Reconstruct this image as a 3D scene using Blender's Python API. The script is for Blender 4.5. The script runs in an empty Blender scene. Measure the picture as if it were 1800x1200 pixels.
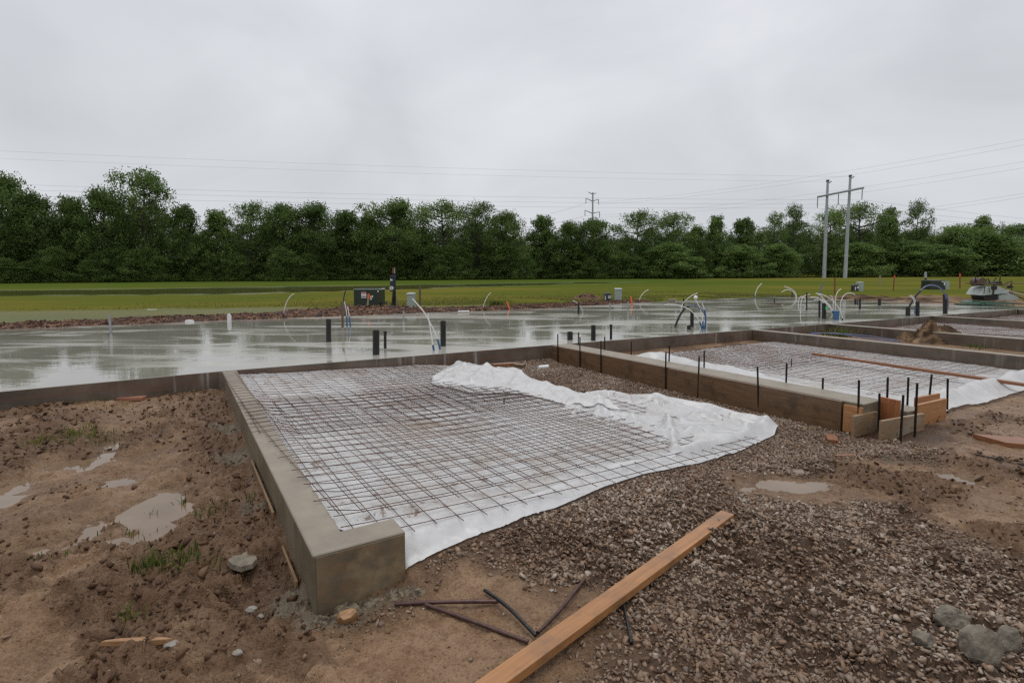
import bpy, bmesh, math, random
import numpy as np
from mathutils import Vector, Matrix
R = random.Random(7); NR = np.random.default_rng(7)
sc = bpy.context.scene; col = sc.collection
# ---------------------------------------------------------------- camera geometry (photo measured at 1800 x 1200)
F, PY0, HZ, CH = 950.0, 553.0, 479.0, 1.65
PT = math.atan((PY0 - HZ) / F); CP, SP = math.cos(PT), math.sin(PT)
def ray(px, py):
    x = (px - 900) / F; y = -(py - PY0) / F
    return np.array([x, CP + y * SP, -SP + y * CP])
def S(px, py, z):                      # where the sight line meets height z
    d = ray(px, py); return np.array([0, 0, CH]) + d * ((z - CH) / d[2])
def D(px, py, Y):                      # the point of the sight line at depth Y
    d = ray(px, py); return np.array([0, 0, CH]) + d * (Y / d[1])
uA = ray(305, 479)[:2]; uA = uA / np.linalg.norm(uA); uB = np.array([uA[1], -uA[0]])
O = S(390, 652, .3)[:2]
ROT = math.atan2(uB[1], uB[0])         # heading of the b axis
def W(a, b, z=0.0):
    p = O + a * uA + b * uB; return np.array([p[0], p[1], z])
def AB(x, y):
    dx = x - O[0]; dy = y - O[1]; return dx * uA[0] + dy * uA[1], dx * uB[0] + dy * uB[1]
def ab_px(px, py, z): q = S(px, py, z); return AB(q[0], q[1])
# ---------------------------------------------------------------- noise
def _h(ix, iy, s):
    n = (ix.astype(np.int64) * 374761393 + iy.astype(np.int64) * 668265263 + s * 974711) & 0x7fffffff
    n = ((n ^ (n >> 13)) * 1274126177) & 0x7fffffff
    n = ((n ^ (n >> 15)) * 2246822519) & 0x7fffffff
    return ((n ^ (n >> 16)) & 0xffff) / 65535.0
def vn(x, y, s=0):
    x = np.asarray(x, float); y = np.asarray(y, float)
    ix = np.floor(x); iy = np.floor(y); fx = x - ix; fy = y - iy
    fx = fx * fx * fx * (fx * (fx * 6 - 15) + 10); fy = fy * fy * fy * (fy * (fy * 6 - 15) + 10)
    a = _h(ix, iy, s); b = _h(ix + 1, iy, s); c = _h(ix, iy + 1, s); d = _h(ix + 1, iy + 1, s)
    return (a + (b - a) * fx) * (1 - fy) + (c + (d - c) * fx) * fy
def fbm(x, y, s=0, o=4, g=.5):
    t = 0; am = 1; n = 0
    for i in range(o):
        c, q = math.cos(.5 + i), math.sin(.5 + i)
        t = t + am * vn((x * c - y * q) * 2 ** i + 17.3 * i, (x * q + y * c) * 2 ** i - 9.1 * i, s + i); n += am; am *= g
    return t / n
def sst(e0, e1, x):
    t = np.clip((x - e0) / (e1 - e0), 0, 1); return t * t * (3 - 2 * t)
def sdpoly(px, py, poly):              # signed distance, positive inside
    d = np.full(np.shape(px), 1e9); ins = np.zeros(np.shape(px), bool); n = len(poly)
    for i in range(n):
        x0, y0 = poly[i]; x1, y1 = poly[(i + 1) % n]
        ex, ey = x1 - x0, y1 - y0; wx, wy = px - x0, py - y0
        t = np.clip((wx * ex + wy * ey) / (ex * ex + ey * ey + 1e-12), 0, 1)
        d = np.minimum(d, (wx - t * ex) ** 2 + (wy - t * ey) ** 2)
        c = ((y0 > py) != (y1 > py))
        with np.errstate(divide='ignore', invalid='ignore'):
            ins ^= c & (px < (x1 - x0) * (py - y0) / (y1 - y0 + 1e-12) + x0)
    d = np.sqrt(d); return np.where(ins, d, -d)
def seg_d(x, y, pts):                  # distance to a polyline
    d = np.full(np.shape(x), 1e9)
    for (x0, y0), (x1, y1) in zip(pts[:-1], pts[1:]):
        ex, ey = x1 - x0, y1 - y0
        t = np.clip(((x - x0) * ex + (y - y0) * ey) / (ex * ex + ey * ey + 1e-12), 0, 1)
        d = np.minimum(d, np.hypot(x - x0 - t * ex, y - y0 - t * ey))
    return d
pw = lambda L, z=.03: [tuple(S(a, b, z)[:2]) for a, b in L]
# ---------------------------------------------------------------- ground shape
GRAV = pw([(705, 990), (716, 1040), (830, 1012), (960, 1003), (1040, 1015), (1085, 1110), (1050, 1200), (1040, 1330), (2000, 1330), (2050, 1100),
           (1740, 965), (1560, 888), (1410, 868), (1330, 859), (1335, 842), (1440, 838), (1480, 812), (1620, 792), (1690, 752), (1720, 730), (1640, 745), (1500, 740), (1300, 690), (980, 630), (960, 618), (820, 630), (600, 850)])
PUD = [(185, 785, .18), (150, 815, .22), (205, 850, .2), (90, 965, .2), (160, 930, .25), (290, 880, .25), (330, 895, .2), (30, 875, .28), (20, 855, .2), (260, 905, .2), (370, 840, .13), (230, 960, .14)]
PUDW = [(S(a, b, 0)[:2], r) for a, b, r in PUD]
GPUD = [(S(a, b, .02)[:2], r) for a, b, r in [(1305, 855, .13), (1350, 845, .16), (1400, 852, .14), (1440, 848, .12), (1405, 825, .08), (1700, 840, .14), (1670, 835, .1), (1660, 770, .12)]]
HOLE = [(S(590, 1078, 0)[:2], .2, -.045), (S(470, 1010, 0)[:2], .16, -.07), (S(440, 1045, 0)[:2], .2, -.06), (S(330, 720, .05)[:2], .5, .05), (S(150, 740, .05)[:2], .35, .09), (S(330, 760, .05)[:2], .3, .06), (S(40, 950, 0)[:2], .25, .07), (S(120, 880, 0)[:2], .2, .05), (S(60, 760, 0)[:2], .3, .05)]
def zfill(a, b):
    return np.interp(b, [.1, .3, 1, 3, 5.4], [.235, .215, .185, .125, .025]) - .03 * sst(-1.0, -3.5, a)
def ground(x, y, detail=True):
    x = np.asarray(x, float); y = np.asarray(y, float)
    a, b = AB(x, y); r = np.hypot(x, y)
    base = .03 + .02 * (fbm(x * .5, y * .5, 3, 3) - .5)
    # left mud lot
    left = sst(.02, -.06, b) * sst(.2, 0, a)
    lump = fbm(x * 2.2, y * 2.2, 11, 5, .55); bil = np.abs(fbm(x * 4.5, y * 4.5, 21, 4, .6) - .5) * 2
    mudz = .035 + (lump - .5) * .12 + np.clip(.35 - bil, 0, 1) * .05 * sst(.45, .6, fbm(x * 1.1, y * 1.1, 31, 3)) + .03 * sst(-2.6, -.4, a)
    for (c, rr) in PUDW:
        q = np.hypot(x - c[0], (y - c[1])) / rr; mudz = mudz - .05 * np.exp(-q * q * 1.15)
    mudz = mudz - .03 * np.exp(-((b + .12) / .1) ** 2) * sst(-1.5, -3, a)
    churn = np.maximum(sst(.47, .6, fbm(x * 1.4, y * 1.4, 121, 4)), .9 * np.exp(-((b + .28) / .26) ** 2)); mudz = mudz + churn * (.02 + .17 * (crumbs(x, y) - .38)) + .055 * (crumbs(x * .6, y * .6) - .4)
    rough = (fbm(x * 9, y * 9, 41, 4, .6) - .5) * (.03 + .05 * sst(.5, .68, fbm(x * 1.6, y * 1.6, 51, 3)))
    z = base * (1 - left) + mudz * left
    # fill in the first bay, slope at its front
    d1 = np.minimum(np.minimum(b + .02, 5.6 - b), np.minimum(a + 6.15, .4 - a))
    fs_ = np.interp(b, [.5, 1.6], [5.92, 6.15]); k1 = sst(0, .5, a + fs_) * (1 - sst(.49, .44, b) * sst(-5.5, -5.6, a)) * sst(-.02, .05, b) * sst(5.9, 5.4, b) * sst(.5, .2, a)
    z = z * (1 - k1) + (zfill(a, b) - .03) * k1
    k2 = sst(5.9, 6.1, b) * sst(-6.1, -5.7, a) * sst(.5, .2, a) * sst(28, 27.6, b)
    z = z * (1 - k2) + .04 * k2
    if detail:
        fr = np.clip(1 - k2, 0, 1) * (1 - .75 * k1)
        z = z + rough * fr * (.45 + .55 * left) * sst(60, 20, r)
        ch2 = sst(.5, .62, fbm(x * 1.4, y * 1.4, 121, 4)); z = z + (1 - left) * fr * sst(40, 15, r) * (.026 * (crumbs(x, y) - .4) + ch2 * (.008 + .11 * (crumbs(x, y) - .38)))
        gr = sst(-.15, .15, sdpoly(x, y, GRAV)); z = z + gr * (fbm(x * 3, y * 3, 61, 3) - .5) * .035 * (1 - k1)
        # tyre-pressed ridge by the right mud
        z = z + .05 * np.exp(-(seg_d(x, y, TRK) / .13) ** 2) * (.3 + fbm(x * 6, y * 6, 71, 3)) + .035 * np.exp(-(seg_d(x, y, TRK2) / .16) ** 2) * fbm(x * 7, y * 7, 72, 3)
    for c, rr, am in HOLE:
        z = z + am * np.exp(-((x - c[0]) ** 2 + (y - c[1]) ** 2) / rr ** 2)
    for c, rr in GPUD:
        z = z - .045 * np.exp(-((x - c[0]) ** 2 + (y - c[1]) ** 2) / rr ** 2)
    # under the slab
    ks = sst(-.3, .1, a + .048 * np.clip(b, 0, 40)) * sst(28.6, 28.2, b) * sst(10, 9.4, a)
    z = z * (1 - ks) + .05 * ks
    # field beyond
    rr = np.clip(r, 0, 170) / np.maximum(r, 1e-6); X, Y = x * rr, y * rr
    kf = sst(9.0, 10.5, np.maximum(a, b - 20.5))
    zf = .1 + .0025 * Y + .00285 * X + .05 * (fbm(x * .15, y * .15, 81, 3) - .5)
    wetk = flood(x, y); zf = zf - .05 * wetk
    return z * (1 - kf) + zf * kf
def crumbs(x, y):                      # broken clods: creased cells of several sizes
    t = 0
    for k, (f, w_) in enumerate([(6.5, .45), (14, .33), (30, .22)]):
        wx = .25 * (vn(x * f * .5, y * f * .5, 700 + k) - .5); t = t + w_ * np.abs(2 * vn(x * f + wx * f, y * f - wx * f, 710 + k) - 1)
    return t
TRK = pw([(1480, 815), (1560, 805), (1640, 800), (1720, 825), (1800, 860), (1900, 900)]); TRK2 = pw([(1440, 875), (1560, 900), (1680, 960), (1800, 1010)])
FL1 = [tuple(S(a, b, .1)[:2]) for a, b in [(-400, 560), (-200, 547), (0, 546), (250, 542), (500, 541), (760, 539), (900, 535), (900, 539), (620, 550), (420, 556), (180, 566), (0, 574), (-400, 592)]]
FL2 = [tuple(S(a, b, .14)[:2]) for a, b in [(-900, 516), (-300, 512), (0, 509), (300, 506), (560, 503.5), (800, 500.5), (1000, 498), (1130, 497.5), (1000, 501), (800, 506), (640, 511), (430, 516), (200, 517.5), (0, 518), (-300, 523), (-900, 530)]]
def flood(x, y):
    n = (fbm(x * .35, y * .35, 91, 3) - .5)
    return np.maximum(.55 * sst(-.5, .7, sdpoly(x, y, FL1) + n * 2.0), sst(-1.5, 1.5, sdpoly(x, y, FL2) + n * 5))
gz = lambda x, y: float(ground(np.array([x]), np.array([y]))[0])
def G(px, py):                         # point on the ground under a sight line
    z = .05
    for _ in range(8):
        p = S(px, py, z); z = .5 * z + .5 * gz(p[0], p[1])
    p = S(px, py, z); return np.array([p[0], p[1], gz(p[0], p[1])])
# ---------------------------------------------------------------- mesh helpers
def mk(name, V, Fc, m, parent=None, smooth=False, attrs=None):
    V = np.asarray(V, np.float32); me = bpy.data.meshes.new(name)
    if isinstance(Fc, np.ndarray):
        n, k = Fc.shape
        me.vertices.add(len(V)); me.vertices.foreach_set('co', V.ravel())
        me.loops.add(n * k); me.loops.foreach_set('vertex_index', Fc.astype(np.int32).ravel())
        me.polygons.add(n); me.polygons.foreach_set('loop_start', np.arange(0, n * k, k, dtype=np.int32)); me.polygons.foreach_set('loop_total', np.full(n, k, np.int32))
        me.update(calc_edges=True)
    else:
        me.from_pydata(V.tolist(), [], Fc)
    for k_, v in (attrs or {}).items():
        at = me.attributes.new(k_, 'FLOAT', 'POINT'); at.data.foreach_set('value', np.asarray(v, np.float32))
    if smooth: me.polygons.foreach_set('use_smooth', np.ones(len(me.polygons), bool))
    ms = m if isinstance(m, (list, tuple)) else [m]
    for q in ms: me.materials.append(q)
    o = bpy.data.objects.new(name, me); col.objects.link(o)
    if parent is not None: o.parent = parent
    return o
def tag(o, label, cat, group=None, kind=None):
    if label: o['label'] = label
    if cat: o['category'] = cat
    if group: o['group'] = group
    if kind: o['kind'] = kind
    return o
def empty(name, loc, label, cat, group=None, rz=0):
    o = bpy.data.objects.new(name, None); o.empty_display_size = .1; col.objects.link(o); o.location = loc; o.rotation_euler = (0, 0, rz)
    return tag(o, label, cat, group)
def struct(o): o['kind'] = 'structure'; return o
class MB:
    def __init__(s): s.v = []; s.f = []
    def add(s, V, Fs):
        n = len(s.v); s.v += [tuple(map(float, p)) for p in V]; s.f += [tuple(i + n for i in f) for f in Fs]; return s
    def hexa(s, b, t):                 # bottom quad and top quad, both ccw from above
        return s.add(list(b) + list(t), [(3, 2, 1, 0), (4, 5, 6, 7), (0, 1, 5, 4), (1, 2, 6, 5), (2, 3, 7, 6), (3, 0, 4, 7)])
    def box(s, x0, y0, z0, x1, y1, z1):
        return s.hexa([(x0, y0, z0), (x1, y0, z0), (x1, y1, z0), (x0, y1, z0)], [(x0, y0, z1), (x1, y0, z1), (x1, y1, z1), (x0, y1, z1)])
    def prism(s, poly, y0, y1, ins=0):  # polygon in x,z extruded along y
        n = len(poly); cx = sum(p[0] for p in poly) / n; cz = sum(p[1] for p in poly) / n
        q = [(cx + (p[0] - cx) * (1 - ins), cz + (p[1] - cz) * (1 - ins)) for p in poly]
        V = [(p[0], y0, p[1]) for p in poly] + [(p[0], y1, p[1]) for p in q]
        return s.add(V, [tuple(range(n)), tuple(range(2 * n - 1, n - 1, -1))] + [(i, i + n, (i + 1) % n + n, (i + 1) % n) for i in range(n)])
    def tube(s, P, r, k=8, cap=True):
        P = [np.array(p, float) for p in P]; n = len(P); rr = r if isinstance(r, (list, tuple, np.ndarray)) else [r] * n
        V = []; up = None
        for i, p in enumerate(P):
            t = P[min(i + 1, n - 1)] - P[max(i - 1, 0)]; t = t / (np.linalg.norm(t) + 1e-12)
            if up is None:
                up = np.array([1., 0, 0]) if abs(t[0]) < .8 else np.array([0, 1., 0])
            u = np.cross(t, up); u /= np.linalg.norm(u); w = np.cross(u, t); up = w
            for j in range(k):
                c = 2 * math.pi * j / k; V.append(p + rr[i] * (math.cos(c) * u + math.sin(c) * w))
        Fs = [(i * k + j, i * k + (j + 1) % k, (i + 1) * k + (j + 1) % k, (i + 1) * k + j) for i in range(n - 1) for j in range(k)]
        if cap: Fs += [tuple(range(k))[::-1], tuple((n - 1) * k + j for j in range(k))]
        return s.add(V, Fs)
    def xf(s, M):
        s.v = [tuple(M @ Vector(p)) for p in s.v]; return s
    def build(s, name, m, parent=None, bevel=0, smooth=False):
        o = mk(name, s.v, s.f, m, parent, False)
        bm = bmesh.new(); bm.from_mesh(o.data); bmesh.ops.recalc_face_normals(bm, faces=bm.faces)
        if bevel: bmesh.ops.bevel(bm, geom=[e for e in bm.edges if len(e.link_faces) == 2 and e.calc_face_angle(0) > .5], offset=bevel, segments=2, affect='EDGES', profile=.5)
        bm.to_mesh(o.data); bm.free()
        if smooth:
            me = o.data; me.polygons.foreach_set('use_smooth', np.ones(len(me.polygons), bool))
            try: me.set_sharp_from_angle(angle=math.radians(40))
            except Exception: pass
        return o
def spline(P, n=6):
    P = [np.array(p, float) for p in P]; Q = [2 * P[0] - P[1]] + P + [2 * P[-1] - P[-2]]; out = []
    for i in range(1, len(Q) - 2):
        for j in range(n):
            t = j / n; a, b, c, d = Q[i - 1], Q[i], Q[i + 1], Q[i + 2]
            out.append(.5 * ((2 * b) + (c - a) * t + (2 * a - 5 * b + 4 * c - d) * t * t + (3 * b - a - 3 * c + d) * t ** 3))
    return out + [P[-1]]
# ---------------------------------------------------------------- materials
class NT:
    def __init__(s, name):
        s.m = bpy.data.materials.new(name); s.m.use_nodes = True; s.t = s.m.node_tree; s.b = s.t.nodes['Principled BSDF']
    def n(s, typ, **k):
        q = s.t.nodes.new('ShaderNode' + typ)
        for a, v in k.items():
            if hasattr(q, a): setattr(q, a, v)
        return q
    def L(s, a, b): s.t.links.new(a, b)
    def inp(s, sock, v):
        if isinstance(v, bpy.types.NodeSocket): s.L(v, sock)
        elif isinstance(v, (tuple, list)) and len(v) == 3 and sock.type == 'RGBA': sock.default_value = (*v, 1)
        else: sock.default_value = v
    def pos(s, scale=(1, 1, 1), obj=False, rot=0):
        g = s.n('TexCoord').outputs['Object'] if obj else s.n('NewGeometry').outputs['Position']
        mp = s.n('Mapping'); s.L(g, mp.inputs['Vector']); mp.inputs['Scale'].default_value = scale; mp.inputs['Rotation'].default_value = (0, 0, rot); return mp.outputs[0]
    def noise(s, vec, scale, detail=4, rough=.55, dist=0):
        q = s.n('TexNoise'); s.L(vec, q.inputs['Vector']); q.inputs['Scale'].default_value = scale; q.inputs['Detail'].default_value = detail
        q.inputs['Roughness'].default_value = rough; q.inputs['Distortion'].default_value = dist; return q.outputs['Fac']
    def ramp(s, f, *st):
        q = s.n('ValToRGB'); s.L(f, q.inputs[0]); e = q.color_ramp.elements
        while len(e) < len(st): e.new(.5)
        for i, (p, c) in enumerate(st):
            e[i].position = p; e[i].color = (*c, 1) if isinstance(c, (tuple, list)) else (c, c, c, 1)
        return q.outputs[0]
    def mix(s, f, a, b, mode='MIX'):
        q = s.n('Mix', data_type='RGBA', blend_type=mode); s.inp(q.inputs[0], f); s.inp(q.inputs[6], a); s.inp(q.inputs[7], b); return q.outputs[2]
    def math(s, op, a, b=0.0, clamp=False):
        q = s.n('Math', operation=op, use_clamp=clamp); s.inp(q.inputs[0], a); s.inp(q.inputs[1], b); return q.outputs[0]
    def attr(s, n): q = s.n('Attribute'); q.attribute_name = n; return q.outputs['Fac']
    def bump(s, h, st=.3, dist=.01, nrm=None):
        q = s.n('Bump'); s.inp(q.inputs['Height'], h); s.inp(q.inputs['Strength'], st); q.inputs['Distance'].default_value = dist
        if nrm is not None: s.L(nrm, q.inputs['Normal'])
        return q.outputs[0]
    def out(s, color=None, rough=None, metal=None, normal=None, spec=None, coat=None, **k):
        for key, v in (('Base Color', color), ('Roughness', rough), ('Metallic', metal), ('Normal', normal), ('Specular IOR Level', spec), ('Coat Weight', coat)):
            if v is not None: s.inp(s.b.inputs[key], v)
        for key, v in k.items(): s.inp(s.b.inputs[key.replace('_', ' ')], v)
        return s.m
def simple(name, c, rough=.5, metal=0, var=.25, scale=12, obj=True, bump=.0):
    t = NT(name); v = t.pos(obj=obj); n = t.noise(v, scale, 5, .6)
    lo = tuple(x * (1 - var) for x in c); hi = tuple(min(1, x * (1 + var)) for x in c)
    nm = t.bump(t.noise(v, scale * 5, 3), bump, .003) if bump else None
    return t.out(t.ramp(n, (.3, lo), (.7, hi)), rough, metal, nm)
def m_ground():
    t = NT('wet_ground'); v = t.pos()
    gr, gs, wt, ms, ash = (t.attr(k) for k in ('gravel', 'grass', 'wet', 'dark', 'mortar'))
    n1 = t.noise(v, 1.7, 6, .62); n2 = t.noise(v, 14, 5, .65); n3 = t.noise(v, 70, 3, .6)
    mud = t.ramp(n1, (.28, (.135, .072, .036)), (.45, (.215, .125, .067)), (.6, (.285, .18, .106)), (.75, (.235, .137, .073)))
    mud = t.mix(t.math('MULTIPLY', t.ramp(n2, (.47, 0.), (.6, 1.)), .55), mud, (.11, .056, .027)); mud = t.mix(t.math('MULTIPLY', t.ramp(t.noise(v, 6, 6, .65, .6), (.52, 0.), (.64, 1.)), .4), mud, (.29, .18, .11))
    n4 = t.noise(v, 32, 4, .7); mud = t.mix(t.ramp(n4, (.52, 0.), (.66, .55)), mud, (.3, .2, .125)); mud = t.mix(t.ramp(n3, (.3, .7), (.46, 0.)), mud, (.07, .035, .018))
    mud = t.mix(t.math('MULTIPLY', ms, .68), mud, t.mix(n2, (.05, .026, .014), (.13, .07, .038)))
    sz = t.n('SeparateXYZ'); t.L(t.n('NewGeometry').outputs['Position'], sz.inputs[0]); wm = t.ramp(t.math('ADD', sz.outputs[2], t.math('MULTIPLY', t.math('SUBTRACT', n2, .5), .04)), (.004, 1.), (.03, 0.)); mud = t.mix(t.math('MULTIPLY', wm, .5), mud, t.mix(.45, mud, (.05, .028, .016)))
    mud = t.mix(t.math('MULTIPLY', ash, .8), mud, t.mix(n2, (.1, .08, .056), (.22, .182, .13)))
    gv = t.ramp(n3, (.3, (.032, .018, .011)), (.7, (.095, .057, .034))); gv = t.mix(t.math('MULTIPLY', n1, .35), gv, (.1, .054, .028))
    c = t.mix(gr, mud, gv)
    vg = t.pos((1, 1, 1)); g1 = t.noise(vg, .11, 5, .6); g2 = t.noise(vg, 6, 4, .7); g3 = t.noise(t.pos((.25, 2.2, 1)), .7, 4, .6)
    fld = t.ramp(g1, (.3, (.15, .134, .028)), (.5, (.175, .154, .033)), (.68, (.132, .136, .028)))
    fld = t.mix(t.attr('lush'), fld, (.065, .108, .017))
    fld = t.mix(t.ramp(g2, (.35, .4), (.65, 0.)), fld, (.06, .06, .01)); fld = t.mix(t.ramp(g3, (.45, 0.), (.7, .45)), fld, (.13, .115, .03))
    fld = t.mix(t.math('MULTIPLY', wt, .38), fld, (.045, .045, .012))
    c = t.mix(gs, c, fld)
    rg = t.mix(gs, t.mix(t.math('MULTIPLY', wm, .7), t.ramp(t.math('ADD', t.math('MULTIPLY', n1, .5), t.math('MULTIPLY', n2, .5)), (.42, .24), (.6, .72)), (.12,) * 3), t.mix(wt, (1.,) * 3, (.1,) * 3))
    h = t.math('ADD', t.math('MULTIPLY', n2, .6), t.math('MULTIPLY', n3, .4)); h = t.math('MULTIPLY', h, t.math('SUBTRACT', 1.0, t.math('MULTIPLY', wt, .97)))
    return t.out(c, rg, normal=t.bump(h, 1.0, .035), spec=t.mix(gs, (.2,) * 3, t.mix(wt, (.0,) * 3, (.2,) * 3)))
def film_(t, n3): return t.ramp(n3, (.43, 0.), (.52, 1.))
def m_slab_top():
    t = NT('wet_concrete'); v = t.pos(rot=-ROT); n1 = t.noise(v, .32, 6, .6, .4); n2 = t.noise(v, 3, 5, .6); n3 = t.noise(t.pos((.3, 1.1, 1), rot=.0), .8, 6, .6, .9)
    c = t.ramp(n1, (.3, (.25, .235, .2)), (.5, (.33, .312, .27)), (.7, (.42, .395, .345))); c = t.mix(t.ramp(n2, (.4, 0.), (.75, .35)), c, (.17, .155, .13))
    film = film_(t, n3)
    rg = t.mix(film, t.mix(n2, (.12,) * 3, (.24,) * 3), (.032,) * 3)
    c = t.mix(film_(t, n3), t.mix(.6, c, (.42, .39, .335)), t.mix(.6, c, (.21, .198, .16))); rip = t.noise(t.pos((1, 1, 1)), 9, 2, .5); swl = t.noise(t.pos((.8, 2.0, 1)), 1.6, 3, .5, .6)
    nb = t.bump(t.math('ADD', t.math('ADD', t.math('MULTIPLY', n2, .3), t.math('MULTIPLY', rip, .1)), t.math('MULTIPLY', swl, 1.3)), .07, .02)
    return t.out(c, rg, normal=nb, spec=.5, coat=t.math('MULTIPLY', film, .0))
def m_face(name, dark, light, red, streak=1.0):
    t = NT(name); v = t.pos((1, 1, 1), rot=-ROT); vs = t.pos((9, 9, .5), rot=-ROT); vh = t.pos((.8, .8, 22), rot=-ROT)
    n = t.noise(v, 2.2, 5, .6); h = t.noise(vh, 1, 4, .6); s_ = t.noise(vs, 1, 3, .55); big = t.noise(t.pos((.9, .9, .15), rot=-ROT), 1, 2)
    c = t.mix(t.ramp(n, (.35, 0.), (.7, 1.)), dark, light); c = t.mix(t.ramp(h, (.52, 0.), (.66, .55)), c, red)
    st = t.math('MULTIPLY', t.ramp(s_, (.54, 0.), (.66, 1.)), t.ramp(big, (.5, 0.), (.62, 1.))); c = t.mix(t.math('MULTIPLY', st, .75 * streak), c, (.4, .37, .34))
    c = t.mix(t.ramp(t.noise(v, 38, 3, .6), (.64, 0.), (.7, .7)), c, dark)
    return t.out(c, t.ramp(n, (.3, .35), (.7, .6)), normal=t.bump(t.math('ADD', n, t.math('MULTIPLY', h, .5)), .3, .006))
def m_plastic():
    t = NT('plastic_film'); v = t.pos(rot=-ROT); st = t.attr('stain'); n1 = t.noise(v, 1.6, 6, .62, .5); n2 = t.noise(v, 9, 5, .65); n3 = t.noise(v, 130, 2, .5)
    c = t.ramp(n2, (.3, (.7, .69, .68)), (.6, (.82, .81, .8)))
    k = t.math('MULTIPLY', st, t.ramp(n1, (.46, 0.), (.66, .7))); c = t.mix(k, c, t.mix(n2, (.29, .175, .08), (.55, .42, .28)))
    sp = t.math('MULTIPLY', t.math('MINIMUM', t.math('MULTIPLY', st, 2.5), 1.0), t.ramp(t.noise(v, 5, 6, .75, 1.0), (.58, 0.), (.64, .85))); c = t.mix(sp, c, (.19, .1, .05))
    h = t.math('ADD', t.math('MULTIPLY', n3, .35), n2)
    t.out(c, t.ramp(n3, (.35, .16), (.65, .34)), normal=t.bump(h, .06, .004), spec=.5)
    tr = t.n('BsdfTranslucent'); t.inp(tr.inputs[0], c); mx = t.n('MixShader'); mx.inputs[0].default_value = .35
    o = t.t.nodes['Material Output']; t.L(t.b.outputs[0], mx.inputs[1]); t.L(tr.outputs[0], mx.inputs[2]); t.L(mx.outputs[0], o.inputs[0]); return t.m
def m_wood(name, c1, c2, knots=(.05, .025, .012), ax=(1, 1, 1), rough=.45, dirt=0.0, dirtc=(.16, .14, .11)):
    t = NT(name); v = t.pos(ax, obj=True); n = t.noise(v, 3, 5, .6, 1.2); g = t.noise(t.pos(tuple(a * 3 for a in ax), obj=True), 6, 4, .6, .6); w = t.pos(obj=True); k = t.noise(w, 7, 3, .5)
    c = t.mix(t.ramp(n, (.35, 0.), (.65, 1.)), c1, c2); c = t.mix(t.ramp(g, (.5, 0.), (.7, .4)), c, knots); c = t.mix(t.ramp(k, (.68, 0.), (.74, .8)), c, knots)
    if dirt: c = t.mix(t.ramp(t.noise(w, 4, 5, .65), (.6 - dirt * .3, 0.), (.75 - dirt * .2, .85)), c, dirtc)
    return t.out(c, rough, normal=t.bump(g, .3, .003))
def m_tint(name, stops, rough=.5, spec=.5, objvar=0.0, trans=0.0):
    t = NT(name); f = t.attr('tint')
    if objvar:
        oi = t.n('ObjectInfo'); f = t.math('ADD', t.math('MULTIPLY', f, 1 - objvar), t.math('MULTIPLY', oi.outputs['Random'], objvar))
    c = t.ramp(f, *stops); t.out(c, rough, spec=spec)
    if trans:
        tr = t.n('BsdfTranslucent'); t.L(c, tr.inputs[0]); mx = t.n('MixShader'); mx.inputs[0].default_value = trans
        o = t.t.nodes['Material Output']; t.L(t.b.outputs[0], mx.inputs[1]); t.L(tr.outputs[0], mx.inputs[2]); t.L(mx.outputs[0], o.inputs[0])
    return t.m
M = {}
M['ground'] = m_ground(); M['slab'] = m_slab_top()
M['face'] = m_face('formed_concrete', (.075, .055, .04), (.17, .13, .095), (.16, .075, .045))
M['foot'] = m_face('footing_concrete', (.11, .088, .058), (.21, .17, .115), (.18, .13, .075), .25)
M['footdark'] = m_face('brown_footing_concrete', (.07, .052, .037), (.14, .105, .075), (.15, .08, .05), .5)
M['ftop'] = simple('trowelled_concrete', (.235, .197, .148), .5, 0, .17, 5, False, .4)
M['block'] = None
t = NT('stained_concrete_end'); v = t.pos(rot=-ROT); n = t.noise(v, 3.5, 5, .6); n2 = t.noise(t.pos((1, 1, 2), rot=-ROT), 8, 5, .65, .6)
c = t.mix(t.ramp(n, (.35, 0.), (.65, 1.)), (.1, .08, .055), (.2, .15, .09)); c = t.mix(t.ramp(n2, (.48, 0.), (.7, .55)), c, (.23, .115, .05)); c = t.mix(t.ramp(t.noise(v, 6, 5, .6), (.54, 0.), (.76, .7)), c, (.33, .25, .145))
M['block'] = t.out(c, .45, normal=t.bump(n2, .3, .005))
M['film'] = m_plastic()
M['rust'] = simple('rusty_wire', (.1, .046, .028), .55, .3, .5, 4, False)
M['stake'] = simple('dark_steel', (.022, .016, .014), .45, .6, .5, 20)
M['bar'] = simple('wet_rusty_steel', (.075, .035, .028), .32, .3, .4, 25, True, .3)
M['blackbar'] = simple('wet_black_steel', (.014, .013, .014), .25, .3, .5, 30, True, .3)
M['form'] = m_wood('wet_form_board', (.12, .066, .033), (.175, .1, .05), ax=(.5, 6, 6), rough=.35, dirt=.25, dirtc=(.06, .035, .02))
M['striptan'] = m_wood('muddy_tan_strip', (.2, .12, .058), (.3, .19, .095), ax=(.7, 6, 6), rough=.5, dirt=.3, dirtc=(.12, .07, .038)); M['formred'] = m_wood('red_form_board', (.3, .1, .035), (.38, .15, .06), ax=(6, 6, .6), rough=.4)
M['formorange'] = m_wood('orange_form_board', (.36, .15, .055), (.45, .23, .095), ax=(.7, 6, 6), rough=.4)
M['formgrey'] = m_wood('cement_smeared_board', (.22, .14, .075), (.3, .2, .115), ax=(.7, 6, 6), rough=.5, dirt=.35, dirtc=(.28, .25, .2))
M['plank'] = m_wood('wet_pine_plank', (.3, .13, .045), (.43, .205, .075), (.2, .08, .026), ax=(.35, 9, 9), rough=.32, dirt=.45, dirtc=(.19, .1, .05))
M['lumber'] = m_wood('wet_red_lumber', (.2, .075, .032), (.27, .115, .05), ax=(.4, 8, 8), rough=.4)
M['chip'] = m_wood('split_wood', (.28, .14, .06), (.38, .22, .1), ax=(1, 8, 8), rough=.5)
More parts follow.
